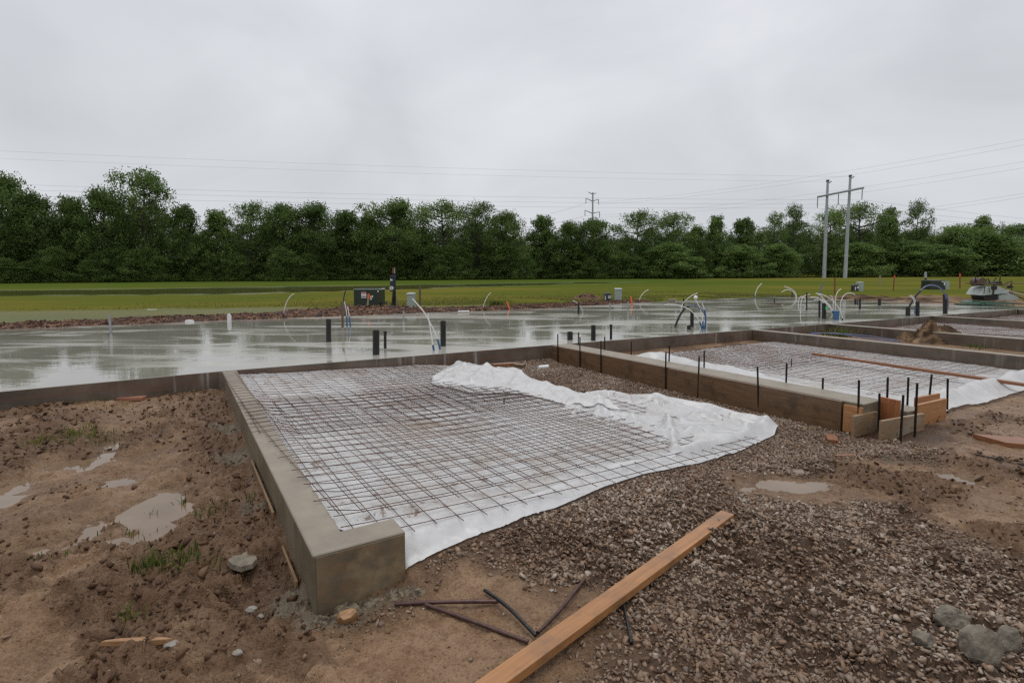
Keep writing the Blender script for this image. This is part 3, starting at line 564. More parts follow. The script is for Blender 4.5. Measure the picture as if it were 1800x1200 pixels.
def stake(px, pt, pb, b=None, a=None, label='', zb=-.05, lean=0, pxt=None, r=.011, Yoff=0):
    if b is not None:                                     # standing against the line b = const
        lo_, hi_ = 1.0, 40.0
        for _ in range(50):
            Y = (lo_ + hi_) / 2; q = D(px, 600, Y); 
            if AB(q[0], q[1])[1] > b: hi_ = Y
            else: lo_ = Y
        Y = (lo_ + hi_) / 2
    else: Y = a
    q = D(px, pb, Y); t_ = D(pxt or px, pt, Y); base = np.array([q[0], q[1], min(q[2] - .03, zb)])
    o = MB().tube([base, base + (t_ - base) * .5, t_], [r, r, r * 1.03], 7).build('steel_stake', M['stake'], None, 0, True); return tag(o, label, 'stake', 'steel stakes of the wood-cased footing')
fs = [(980.5, 587, 633), (1019.4, 592, 643), (1056.4, 599, 643), (1170, 618, 673, 1170.5), (1227, 626, 689, 1229), (1334, 644, 716, 1331.5), (1510, 668, 728, 1510)]
for k, s_ in enumerate(fs): stake(s_[0], s_[1], s_[2], b=5.424, label=f'{nS[k]} steel stake from the slab on the gravel side of the wood-cased footing', pxt=s_[3] if len(s_) > 3 else None)
for k, s_ in enumerate([(1016.7, 584, 603), (1063, 592, 614), (1109.7, 600, 624), (1175.6, 607, 635, 1177), (1238, 616, 646), (1382, 638, 673, 1383), (1446.7, 664, 683), (1560.7, 663, 697)]):
    stake(s_[0], s_[1], s_[2], b=5.885, label=f'{nS[k]} steel stake from the slab on the plastic side of the wood-cased footing', zb=.05, pxt=s_[3] if len(s_) > 3 else None)
for px, pt, pb, pxt, Y, lb in [(1545, 691, 776, 1546, 5.52, 'steel stake against the tall upright red form board'), (1582, 694, 786, 1588, 5.12, 'leaning steel stake in front of the cement-blotched corner board'), (1607.5, 673, 773, 1612.5, 5.27, 'tallest steel stake, rising at the right end of the cement-blotched corner board'),
    (1596, 663, 704, 1597, 5.9, 'thin steel stake behind the open corner, before the second wire mesh'), (1632, 658, 695, 1638, 6.1, 'slanted steel stake behind the orange corner boards'), (1665, 665, 747, 1666, 6.14, 'rightmost steel stake, at the end of the bright orange board')]:
    stake(px, pt, pb, a=Y, label=lb, pxt=pxt)
# thin form strip still leaning along the mud side of the near footing
for (p0, p1, lb) in [((438, 808), (481, 900), 'thin orange form strip low on the muddy side of the near footing, upper piece'), ((482, 905), (517, 998), 'thin orange form strip low on the muddy side of the near footing, lower piece')]:
    P0 = S(*p0, .1); P1 = S(*p1, .1); a0, _ = AB(P0[0], P0[1]); a1, _ = AB(P1[0], P1[1])
    board_ab('form_strip', M['striptan'], min(a0, a1), max(a0, a1), -.03, -.016, -.08, (gz(*W((a0 + a1) / 2, -.05)[:2]) + .05), lb, 'form strips beside the near footing')
# ---------------------------------------------------------------- pipes standing in the slab
def vert(px, pt, pb, wpx, z=.3, name='pipe', mat='abs', label='', cat='pipe', group='black pipes standing in the slab', cap=False, pxt=None, hollow=True):
    q = S(px, pb, z) if z is not None else G(px, pb); t_ = D(pxt if pxt else px, pt, q[1]); r = wpx / 2 * q[1] / F; top = t_[2]
    root = empty(name, q, label, cat, group); dx = t_[0] - q[0]; h = top - q[2]
    m = MB(); m.tube([(0, 0, -.04), (dx * .5, 0, h * .5), (dx, 0, h)], r, 14, not hollow)
    if hollow:
        V = []; n = 14
        for rr, zz in ((r, h), (r * .82, h), (r * .82, h - .12)):
            V += [(dx + rr * math.cos(2 * math.pi * j / n), rr * math.sin(2 * math.pi * j / n), zz) for j in range(n)]
        m.add(V, [(i * n + j, i * n + (j + 1) % n, (i + 1) * n + (j + 1) % n, (i + 1) * n + j) for i in range(2) for j in range(n)] + [tuple(2 * n + j for j in range(n))])
    m.build('pipe_body', M[mat], root, 0, True)
    if cap: MB().tube([(dx, 0, h - .045), (dx, 0, h + .004)], r * 1.22, 14).build('pipe_cap', M[mat], root, 0, True)
    return root
vert(577.5, 561, 600.5, 9, label='black pipe at the left of the slab, with pale scrapes, left of the transformer')
vert(661, 580.5, 623, 12, label='thick black pipe nearest the slab edge beside a thin capped pipe')
vert(677, 582, 612, 5, label='thin black pipe with a small cap beside the thick one', cap=True)
vert(779, 564, 608, 10, label='black pipe just right of the crossing white tubes')
vert(1002, 583, 597, 10, label='short wide black pipe stub behind the first steel stakes')
vert(1043, 571.5, 598, 8.2, label='thick black pipe behind the second steel stake, left of a thin one')
vert(1074, 570.5, 596, 4.4, label='thin black capped pipe right of the thick one behind the steel stakes', cap=True)
vert(1017, 532.5, 552, 3.6, label='slim dark pipe mid slab with a white tube leaning across it')
r_ = vert(1216.5, 546.7, 574, 6.2, label='black pipe with a low stub at its foot, beside the black arch')
vert(1211, 572, 579, 7, label='low black stub at the foot of the pipe beside the black arch')
vert(1202, 524, 544, 2.4, label='thin black rod behind the black arch')
vert(1392.5, 508, 523, 2, label='thin dark rod by the farthest pair of arched white tubes')
vert(1418, 514, 545, 2.4, label='thin dark rod with small white arches around it')
r_ = vert(1361.3, 525, 534, 1.8, label='thin black upright on a flat dark base lying on the slab')
MB().box(-.26, -.12, .0, .26, .12, .05).build('base_plate', M['machrust'], r_, .01)
vert(1440.5, 523, 557.5, 3.4, label='black conduit with blue tube rising out of its top')
vert(1448.5, 533, 560, 7, label='black pipe with a lime green sticker')
p = S(1448.5, 560, .3); o = bpy.data.objects[[k.name for k in bpy.data.objects if k.name.startswith('pipe')][-2]] if 0 else None
stk = MB().box(-.002, -.027, 0, .002, .027, .05)
for rt in list(bpy.data.objects):
    if rt.get('label') == 'black pipe with a lime green sticker':
        Yq = rt.location[1]; r0 = 3.5 * Yq / F
        MB().box(-.005, -r0 * 1.08, D(1450, 544, Yq)[2] - .3, r0 * .9, -r0 * .8, D(1450, 538, Yq)[2] - .3).build('sticker', M['lime'], rt)
for px, pt, pb, w, lb in [(1503.7, 525, 535, 3.6, 'short dark pipe in the far row, left one of three close together'), (1507.5, 526, 536, 1.6, 'thin short pipe, middle one of three close together in the far row'), (1511.5, 525, 543.5, 3.4, 'taller dark pipe, right one of three close together in the far row'), (1546, 525, 536.5, 5, 'short brown-black pipe alone, right of the three close together'),
    (1596, 539.5, 555, 7, 'short black pipe left of the white tubes under the big blue arch'), (1613, 530, 555, 6, 'black pipe right of the white tubes under the big blue arch'), (1661.5, 517, 551, 7, 'tall black pipe holding the right end of the big blue arch')]:
    vert(px, pt, pb, w, label=lb)
for px, pt, pb, w, pxt, lb in [(195.5, 552.5, 588, 4, 192, 'silver conduit stub leaning on the left part of the slab'), (709.5, 546, 565, 3, 709.5, 'short silver stub mid slab in front of the grey pedestal'), (1072, 532, 548.5, 2.4, None, 'silver stub in front of the charcoal pedestal'), (1104, 530, 546, 2.4, None, 'silver stub near the orange marker'), (1188, 525.5, 542.5, 2.4, None, 'silver stub right of a low white block at the slab rear')]:
    vert(px, pt, pb, w, name='conduit_stub', mat='stub', label=lb, cat='conduit', group='silver conduit stubs in the slab', pxt=pxt)
# flexible tubes
def flex(pts, label, base_z=.3, r=.011, sleeve=0, mat='pex', name='white_tube', cat='tube', group='white tubes rising from the slab', smat='blue', dY=0.0, cap=None, r2=None):
    q = S(*pts[0], base_z) if base_z is not None else G(*pts[0]); Y0 = q[1]; n = len(pts)
    r = r2 if r2 else max(r, .00062 * Y0)
    P = [np.array([q[0], q[1], q[2] - .03])] + [D(x, y, Y0 + dY * i / (n - 1)) for i, (x, y) in enumerate(pts)][0:]
    P = P[:1] + P[1:]; SPL = spline(P, 6)
    root = empty(name, q, label, cat, group); off = np.array([q[0], q[1], q[2]])
    m = MB().tube([p - off for p in SPL], r, 7); m.build('tube_body', M[mat], root, 0, True)
    if sleeve:
        d = 0; Q = [SPL[0]]
        for u, v in zip(SPL[:-1], SPL[1:]):
            L = np.linalg.norm(v - u)
            if d + L >= sleeve: Q.append(u + (v - u) * (sleeve - d) / L); break
            Q.append(v); d += L
        MB().tube([p - off for p in Q], r * 1.7, 9).build('sleeve', M[smat], root, 0, True)
    if cap:
        c = D(*cap, Y0 + dY); bm = bmesh.new(); bmesh.ops.create_icosphere(bm, subdivisions=2, radius=.05); me = bpy.data.meshes.new('end_ball'); bm.to_mesh(me); bm.free(); me.materials.append(M['white'])
        b_ = bpy.data.objects.new('end_ball', me); col.objects.link(b_); b_.parent = root; b_.location = c - off
    return root
flex([(773.6, 614), (768, 593), (757.5, 570), (745, 548), (735, 536), (725, 525)], 'long white tube in a blue sleeve bending left over the grey pedestal', sleeve=.22)
flex([(762.5, 616), (759.5, 597), (756.5, 577), (753.8, 562), (752.5, 550)], 'shorter nearly upright white tube crossing the long bent one, blue sleeve', sleeve=.13)
flex([(498, 557.5), (500, 543), (505, 529), (511, 520), (517, 516)], 'single white tube with blue foot left of the transformer at the slab rear', sleeve=.17)
flex([(849, 543.6), (851.5, 532), (857, 521), (863, 514)], 'single white tube near the small green bush', sleeve=0)
flex([(1123, 530.5), (1126.5, 521), (1133, 513), (1140, 509)], 'single white tube right of the grey pedestal and orange marker', sleeve=.1)
flex([(1327, 522.5), (1328.5, 514), (1332.5, 505), (1339, 498)], 'single white tube far across the slab, left of the two tall poles', sleeve=.12)
flex([(610, 574), (609.5, 556), (608, 541), (605.3, 530)], 'white tube in blue sleeve beside the wooden stake mid slab, left one', sleeve=.3)
flex([(616, 574.5), (614, 556), (610.8, 538)], 'white tube in blue sleeve beside the wooden stake mid slab, right one', sleeve=.3)
flex([(603, 535), (604.5, 524), (607.5, 509.5)], 'thin black tube poking up above the wooden stake mid slab', mat='abs', name='black_tube', group='', base_z=.3) if 0 else None
flex([(1025, 549), (1021, 540), (1014, 532), (1007, 528.5)], 'short white tube leaning across the slim dark pipe', dY=-.2)
flex([(1234, 578), (1230, 566), (1221.5, 553), (1210, 543), (1194, 537), (1180, 535.3), (1167, 535.5)], 'white tube arching far left from the blue sleeves by the black arch', sleeve=.22)
flex([(1236, 578), (1235, 560), (1231.5, 545), (1226, 533), (1222.5, 526)], 'white tube with a white ball on its end, by the black arch', sleeve=.22, cap=(1222.8, 522.8))
flex([(1239.5, 578), (1240.5, 560), (1239, 547), (1234.5, 533)], 'white tube in the long blue sleeve right of the ball-ended one', sleeve=.5)
flex([(1196.7, 545), (1200, 534), (1209, 524.5), (1218, 518.5), (1226, 515)], 'white tube rising from behind the black arch and bending right')
flex([(1187, 574.5), (1190.5, 564), (1196.5, 552), (1204, 542), (1212.5, 537)], 'black sleeve arching up from the slab, holding blue tubing', mat='abs', name='black_arch_tube', cat='tube', group='tube arches on the slab', r2=.026)
flex([(1238, 578), (1240, 560), (1236, 548), (1227, 540), (1219, 537), (1211, 537.5)], 'blue tube curving down from the small black arch', mat='navy', name='blue_tube', group='tube arches on the slab', r2=.014)
flex([(1400.5, 524), (1399, 516), (1393, 509.5), (1386, 506), (1379, 503.3)], 'longer white tube of the farthest arched pair, reaching up left')
flex([(1399.5, 524), (1397, 516), (1391, 511), (1384, 509), (1379, 510.5), (1374, 513)], 'lower white tube of the farthest arched pair, drooping left')
flex([(1407.5, 545), (1408, 533), (1411, 523), (1417, 518.5), (1424, 517.5)], 'white tube arching right around the thin dark rod')
flex([(1403, 534), (1404.5, 526), (1409, 521), (1414, 523.5), (1417, 531)], 'small white hoop beside the thin dark rod')
flex([(1440.5, 527), (1441.5, 517), (1443.5, 508), (1446.5, 497.5)], 'blue tube sticking up from the black conduit, silver end', base_z=None, mat='navy', name='blue_tube', group='tube arches on the slab') if 0 else None
def at_depth(pts, Y, label, r, mat, name, cat='tube', group=None, tip=None):
    P = spline([D(x, y, Y) for x, y in pts], 6); o = MB().tube(P, r, 8).build(name, M[mat], None, 0, True); return tag(o, label, cat, group)
Yc = S(1440.5, 557.5, .3)[1]
at_depth([(1440.5, 526), (1441.2, 517), (1443, 507), (1446.2, 497)], Yc, 'blue tube sticking up from the black conduit among white arches', .016, 'navy', 'blue_tube', group='tube arches on the slab')
Ys = S(602, 575.5, .3)[1]
at_depth([(603, 532), (604.3, 523), (607.5, 509.5)], Ys, 'thin black tube poking up above the wooden stake mid slab', .014, 'abs', 'black_tube', group='tube arches on the slab')
flex([(1468, 560), (1466, 551), (1459, 538), (1450, 528), (1443, 520), (1438, 517)], 'white tube from the blue box sleeve curving up left, topmost of its bunch', sleeve=.3)
flex([(1469, 561), (1465.5, 549), (1457, 536), (1446, 527), (1435, 523), (1424, 522)], 'white tube from the blue box sleeve reaching farthest left', sleeve=.3)
flex([(1467.5, 561.5), (1463.5, 548), (1455, 536), (1446, 529.5), (1438, 526.5), (1431, 527)], 'white tube from the blue box sleeve, lowest drooping one', sleeve=.3)
flex([(1481, 562.5), (1478.5, 550), (1470, 535), (1458, 524), (1446, 518), (1434, 515.5)], 'long white tube with a dark foot arching left over the blue box sleeve', sleeve=.08, smat='abs')
flex([(1469.5, 558), (1468.5, 542), (1469, 524), (1471.5, 515), (1475, 510), (1478.5, 508)], 'upright white tube hooking right above the blue box sleeve')
flex([(1477, 549), (1477.5, 534), (1481, 523), (1487, 516.5), (1494, 515), (1499, 516), (1503, 518)], 'white tube arching right toward the grey pedestal in the field')
flex([(1464.5, 540), (1464.5, 530), (1462.5, 522), (1459, 519.5)], 'small white hook behind the bunch of arches')
o = MB().tube([(0, 0, -.02), (0, 0, .26)], .075, 12).build('blue_box_sleeve', M['blue'], None, 0, True); q = S(1470, 562, .3); o.location = q; o.scale = (1.0, 1, 1.0); tag(o, 'blue plastic box sleeve at the foot of the bunch of white arches', 'sleeve')
flex([(1608, 551.5), (1608.3, 539), (1605.5, 526), (1599, 519.5)], 'left white tube between the two black pipes under the big blue arch', sleeve=.3)
flex([(1610, 551.5), (1610.5, 538), (1608, 526), (1602, 519)], 'right white tube between the two black pipes under the big blue arch', sleeve=.3)
Yb = S(1661, 552, .3)[1]
at_depth([(1593, 549), (1601, 534), (1610, 520), (1620, 508.5)], Yb * 1.02, 'slanting black sleeve on the left end of the big blue arch', .032, 'abs', 'black_arch_tube', group='tube arches on the slab')
at_depth([(1618, 510.5), (1627, 503.5), (1637, 501.2), (1648, 503.5), (1656, 509.5), (1661.5, 518), (1663, 525)], Yb * 1.01, 'big blue tube arch ending in the tall black pipe', .021, 'navy', 'blue_tube', group='tube arches on the slab')
at_depth([(1664.5, 519), (1666.8, 526), (1667, 535), (1666, 543)], Yb * .985, 'short blue tube hanging beside the tall black pipe', .014, 'navy', 'blue_tube', group='tube arches on the slab')
# wooden stake standing on the slab
def post(px, pt, pb, wpx, mat, label, z=None, tip=None, pxt=None, th=.5, name='wooden_stake', Y=None, group='marker stakes'):
    q = S(px, pb, z) if z is not None else (G(px, pb) if Y is None else D(px, pb, Y)); t_ = D(pxt or px, pt, q[1]); w = wpx * q[1] / F; d = t_ - q
    root = empty(name, q, label, 'stake', group); m = MB(); m.hexa([(-w / 2, -w * th / 2, -.1), (w / 2, -w * th / 2, -.1), (w / 2, w * th / 2, -.1), (-w / 2, w * th / 2, -.1)], [(d[0] - w / 2, -w * th / 2, d[2]), (d[0] + w / 2, -w * th / 2, d[2]), (d[0] + w / 2, w * th / 2, d[2]), (d[0] - w / 2, w * th / 2, d[2])])
    m.build('shaft', M[mat], root, w * .08)
    if tip:
        f0 = 1 - tip[1]; w2 = w * 1.15
        MB().hexa([(d[0] * f0 - w2 / 2, -w2 * th / 2, d[2] * f0), (d[0] * f0 + w2 / 2, -w2 * th / 2, d[2] * f0), (d[0] * f0 + w2 / 2, w2 * th / 2, d[2] * f0), (d[0] * f0 - w2 / 2, w2 * th / 2, d[2] * f0)], [(d[0] - w2 / 2, -w2 * th / 2, d[2] + .01), (d[0] + w2 / 2, -w2 * th / 2, d[2] + .01), (d[0] + w2 / 2, w2 * th / 2, d[2] + .01), (d[0] - w2 / 2, w2 * th / 2, d[2] + .01)]).build('painted_tip', M[tip[0]], root)
    return root
post(602, 530, 575.5, 4, 'post', 'brown wooden stake on the slab with two white tubes beside it', z=.3)
YT = 22.0
post(738, 503, 545, 3.6, 'post', 'bare wooden stake right of the grey pedestal near the transformer', Y=21.0)
post(644.5, 517, 546, 3.2, 'palepost', 'wooden stake with bright red tip in front of the transformer', Y=19.4, pxt=648.3, tip=('orange', .27))
for px, pt, pb, w, mt, tip, pxt, lb in [(1467.5, 488, 517, 2, 'redstake', None, None, 'thin brown-red stake in the field below the right tall pole'), (1547, 484, 503, 2.4, 'palepost', None, None, 'pale stake alone in the field right of the tall poles'), (1570, 484, 511, 1.8, 'redstake', ('redtip', .2), 1572.5, 'leaning red-tipped stake between the pale and dark ones'),
    (1627, 478, 504, 3, 'stake', ('galv', .4), None, 'dark stake with grey top left of the far green transformer'), (1687.5, 481, 507, 2, 'redstake', ('redtip', .22), None, 'red-topped stake right of the far green transformer'), (1709, 488, 507, 1.8, 'redstake', None, None, 'thin red stake just left of the parked machine'), (1719.5, 476, 497, 2.4, 'stake', None, None, 'short dark stake right behind the parked machine')]:
    post(px, pt, pb, w, mt, lb, tip=tip, pxt=pxt)
for px, pt, pb, pxt, lb in [(897, 530, 543, 891, 'orange marker leaning left near the small bush'), (1111.5, 521, 535, 1109, 'orange marker right of the grey pedestal')]:
    post(px, pt, pb, 2.6, 'orange', lb, pxt=pxt, name='orange_marker', Y=S(px, pb + 3, .3)[1] + .6)
# ---------------------------------------------------------------- dirt berm along the slab rear
nb_, nw_ = 900, 26
bb = np.linspace(-13, 18.2, nb_)[None].repeat(nw_, 0); ww = np.linspace(0, 1, nw_)[:, None].repeat(nb_, 1)
fa_ = np.interp(bb, [p[0] for p in FAR[::-1]], [p[1] for p in FAR[::-1]])
wid = 1.5 + 1.2 * np.exp(-((bb - 4.6) / 2.2) ** 2); aa = fa_ - .06 + ww * wid * (.7 + .6 * fbm(bb * .6, ww * 0, 401, 3))
hh = np.sin(np.pi * np.clip(ww, 0, 1)) ** .7 * (.13 + .26 * fbm(bb * 1.1, aa * 1.3, 402, 3)) * (1 - .35 * sst(14, 18, bb)) + np.sin(np.pi * ww) * ((np.abs(fbm(bb * 4.5, aa * 5, 403, 4, .6) - .5)) * .3 - .04)
hh = hh * .62 * (.65 + .5 * np.exp(-((bb - 4.6) / 2.5) ** 2) + .2 * fbm(bb * .35, bb * 0, 404, 2))
zz = .285 + hh - .16 * sst(.55, 1, ww) - .06 * (ww == 0)
XY = O[:, None] + aa.ravel() * uA[:, None] + bb.ravel() * uB[:, None]
tint = np.clip(.35 + 2.6 * (fbm(bb * 7, aa * 7, 405, 4) - .5) + .5 * hh, 0, 1)
struct(mk('dirt_berm', np.stack([XY[0], XY[1], zz.ravel()], 1), gridF(nw_, nb_), M['soil'], None, False, dict(tint=tint.ravel())))
# mounds
def lump(name, cpx, cz, rx, ry, h, mat, label, cat, seed, n=60, power=1.4):
    c = S(*cpx, cz); th = np.linspace(0, 2 * math.pi, n, endpoint=False); rr = np.linspace(0, 1, 24); V = []; T = []
    for r0 in rr:
        e = 1 + .35 * (fbm(np.cos(th) * 1.5 + 5, np.sin(th) * 1.5, seed, 3) - .5); x = np.cos(th) * rx * r0 * e; y = np.sin(th) * ry * r0 * e
        z = h * (1 - r0 ** power) * (.45 + 1.1 * fbm(x * 2 / rx * .8 + 3, y * 2 / ry * .8, seed + 1, 3)) + (h * 1.2) * (np.abs(fbm(x * 4.5 / rx, y * 4.5 / ry, seed + 2, 4, .65) - .5) - .06) * (1 - r0) ** .3 - min(.05, h * .5) * r0
        V += list(np.stack([x, y, z], 1)); T += list(np.clip(.5 + 2.4 * (fbm(x * 5 / rx, y * 5 / ry, seed + 4, 4) - .5), 0, 1))
    Fs = [(i * n + j, i * n + (j + 1) % n, (i + 1) * n + (j + 1) % n, (i + 1) * n + j) for i in range(23) for j in range(n)]
    o = mk(name, V, Fs, M[mat], None, False, dict(tint=T)); o.location = c; return tag(o, label, cat) if cat else struct(o)
lump('soil_mound', (1660, 602), .03, .95, .62, .34, 'brownsoil', 'brown soil mound heaped between two footings beside the blue tubing', 'soil mound', 411)
lump('soil_clod', (1631, 589), .2, .28, .26, .27, 'brownsoil', 'big rounded soil clod on top of the brown mound', 'soil clod', 412, 30, 3)
lump('soil_clod', (1592, 599), .05, .26, .22, .2, 'brownsoil', 'low soil clod at the left foot of the brown mound', 'soil clod', 413, 30, 2.5)
lump('bare_dirt', (1033, 527), .12, 1.1, 1.2, .32, 'soil', None, None, 414)
lump('dirt_bank', (1640, 532), .2, 4.2, 1.5, .3, 'brownsoil', None, None, 415, 120); lump('dirt_bank', (1500, 527), .2, 3.2, .8, .25, 'brownsoil', None, None, 416, 120); lump('dirt_bank', (1780, 535), .2, 2.2, 1.6, .22, 'brownsoil', None, None, 417, 90)
# blue supply tubing lying in the third bay
for pts, lb, mt in [([(1419, 588), (1455, 585), (1490, 587), (1522, 590), (1550, 594), (1576, 597)], 'upper blue tube snaking along the dirt behind the long brown footing', 'navy'), ([(1425, 585), (1470, 586.5), (1510, 592), (1550, 598), (1585, 600)], 'lower blue tube snaking along the dirt beside the soil mound', 'navy')]:
    P = [S(x, y, .13) for x, y in pts]; tag(MB().tube(spline(P), .012, 7).build('blue_tube', M[mt], None, 0, True), lb, 'tube', 'blue tubes in the dirt bay')
# ---------------------------------------------------------------- utility boxes
def cabinet(name, px0, px1, pt, pb, dep, mat, label, cat, Y=None, lid=None, taper=1.0, pad=False, dome=0, group='utility boxes in the grass', rz=0):
    cx = (px0 + px1) / 2; q = D(cx, pb, Y) if Y else G(cx, pb); w = (px1 - px0) * q[1] / F; h = D(cx, pt, q[1])[2] - q[2]
    root = empty(name, q, label, cat, group, rz); k = taper; m = MB()
    m.hexa([(-w / 2, 0, -.25), (w / 2, 0, -.25), (w / 2, dep, -.25), (-w / 2, dep, -.25)], [(-w / 2 * k, .02, h), (w / 2 * k, .02, h), (w / 2 * k, dep - .02, h), (-w / 2 * k, dep - .02, h)]); m.build('cabinet', M[mat], root, .012)
    if lid: MB().hexa([(-w / 2 * k - .02, -.02, h), (w / 2 * k + .02, -.02, h), (w / 2 * k + .02, dep + .02, h), (-w / 2 * k - .02, dep + .02, h)], [(-w / 2 * k, .03, h + .045), (w / 2 * k, .03, h + .045), (w / 2 * k * .95, dep, h + .06), (-w / 2 * k * .95, dep, h + .06)]).build('lid', M[lid], root, .008)
    if dome: MB().hexa([(-w / 2 * k, .02, h + .001), (w / 2 * k, .02, h + .001), (w / 2 * k, dep - .02, h + .001), (-w / 2 * k, dep - .02, h + .001)], [(-w * .32, .06, h + dome), (w * .32, .06, h + dome), (w * .32, dep - .06, h + dome), (-w * .32, dep - .06, h + dome)]).build('rounded_top', M[mat], root, .02)
    return root, w, h
def plate(root, w, h, x0, x1, z0, z1, mat, name='label_plate', y=-.003): return MB().box(-w / 2 + x0 * w, y - .006, z0 * h, -w / 2 + x1 * w, y, z1 * h).build(name, M[mat], root)
T1, w, h = cabinet('transformer_box', 622, 667.5, 509.5, 542, .95, 'green', 'large dark green transformer cabinet with white labels behind the slab', 'transformer', Y=21.5, lid='greenlid')
T1L = [plate(T1, w, h, x0, x1, z0, z1, mt) for x0, x1, z0, z1, mt in [(.3, .5, .56, .88, 'label'), (.64, .71, .47, .67, 'label'), (.7, .755, .6, .7, 'label'), (.925, .975, .88, .97, 'label')]]
for x0, x1, z0, z1, mt in [(.315, .485, .8, .86, 'redink'), (.315, .485, .6, .635, 'ink'), (.315, .485, .655, .675, 'ink'), (.65, .7, .52, .54, 'ink'), (.65, .7, .58, .62, 'redink')]: plate(T1, w, h, x0, x1, z0, z1, mt, 'label_print', -.0095).parent = T1L[0 if x0 < .5 else 1]
plate(T1, w, h, .492, .498, .05, .97, 'charcoal', 'door_gap')
o = MB().box(-w / 2 - .12, -.14, -.2, w / 2 + .1, 1.05, -.02).build('pad', M['ftop'], T1, .015)
at_depth([(667, 537), (671, 532), (676, 530.5), (679.5, 532.5), (680.5, 539)], 21.6, 'black cable looping out of the transformer into the dirt', .03, 'abs', 'black_cable', 'cable')
for px, pt, pb, px0, px1, lb in [(720, 517, 542, 714, 727, 'light grey utility pedestal right of the meter post')]:
    T2, w, h = cabinet('utility_pedestal', px0, px1, pt, pb, .26, 'grey', lb, 'pedestal', Y=21.5, lid='grey', taper=.92, rz=-.25)
T3, w, h = cabinet('utility_pedestal', 1062.5, 1074.5, 517, 531.5, .3, 'charcoal', 'charcoal rounded pedestal left of the grey one at the slab rear', 'pedestal', Y=26.5, dome=.07, taper=.97)
plate(T3, w, h, .52, .95, .5, .8, 'label'); plate(T3, w, h, .05, .18, .3, .8, 'label'); plate(T3, w, h, .58, .9, .6, .7, 'ink', 'label_print', -.0095)
cabinet('utility_pedestal', 1081.5, 1093, 508.5, 529.5, .3, 'grey', 'tall grey-green pedestal right of the charcoal one', 'pedestal', Y=27.5, lid='grey')
T4, w, h = cabinet('utility_pedestal', 1500.5, 1509.5, 501.5, 512, .35, 'charcoal', 'small charcoal pedestal beside a grey one in the far field', 'pedestal', dome=.06)
plate(T4, w, h, .22, .4, .2, .75, 'label'); plate(T4, w, h, .62, .95, .5, .8, 'label')
cabinet('utility_pedestal', 1509.5, 1518, 497, 511, .35, 'grey', 'grey pedestal beside the small charcoal one in the far field', 'pedestal', lid='grey', Y=G(1505, 512)[1] + .3)
T5, w, h = cabinet('transformer_box', 1635, 1661.5, 493.5, 509, 1.0, 'green', 'dark green transformer in the far field behind the big blue arch', 'transformer', lid='green')
plate(T5, w, h, .72, .98, .84, .95, 'label'); plate(T5, w, h, .88, .97, .5, .9, 'label')
cabinet('utility_pedestal', 1661.8, 1669, 494.5, 507.5, .4, 'grey', 'pale grey pedestal attached close by the far green transformer', 'pedestal', Y=G(1648, 509)[1] + .2)
# meter post
Ym = 21.8; q = D(692, 542, Ym); s_ = Ym / F
mp = empty('meter_post', q, 'dark meter post with round white meter beside the large transformer', 'meter post')
X_ = lambda px: (px - 692) * s_
Zm = lambda py: D(692, py, Ym)[2] - q[2]
MB().box(X_(691.3), .02, -.2, X_(695.5), .1, Zm(480)).build('post', M['machdark'], mp, .006)
MB().tube([(X_(694.3), .05, Zm(486)), (X_(694.3), .05, Zm(470.5))], .02, 8).build('riser_pipe', M['galv'], mp, 0, True)
MB().box(X_(690.6), .03, Zm(480), X_(693.2), .06, Zm(470.5)).build('red_tip', M['redstake'], mp)
MB().box(X_(687.3), -.1, Zm(502), X_(696.5), .02, Zm(484)).build('disconnect_box', M['panel'], mp, .012)
MB().box(X_(687.5), -.12, Zm(512.3), X_(695), .02, Zm(502.3)).build('meter_socket', M['charcoal'], mp, .012)
MB().tube([(X_(690.3), -.12, Zm(506)), (X_(690.3), -.17, Zm(506))], .075, 18).build('meter_glass', M['white'], mp, 0, True); mg_ = bpy.data.objects['meter_glass']
MB().tube([(X_(690.3), -.171, Zm(506)), (X_(690.3), -.176, Zm(506))], .035, 14).build('meter_face', M['grey'], mg_, 0, True)
MB().box(X_(687.8), -.108, Zm(493.3), X_(692), -.101, Zm(491.2)).build('white_mark', M['label'], mp)
MB().box(X_(687.9), -.108, Zm(491.2), X_(689.6), -.101, Zm(489.6)).build('white_mark', M['label'], mp)
MB().tube([(X_(692), .0, Zm(513)), (X_(690.5), -.02, Zm(528)), (X_(688.7), -.05, Zm(545))], .035, 8).build('conduit', M['abs'], mp, 0, True)
MB().tube([(X_(696.5), .05, Zm(520)), (X_(703), .1, Zm(543))], .025, 6).build('brace', M['palepost'], mp)
MB().tube([(X_(691), .05, Zm(524)), (X_(688), .2, Zm(543))], .02, 6).build('brace', M['palepost'], mp)
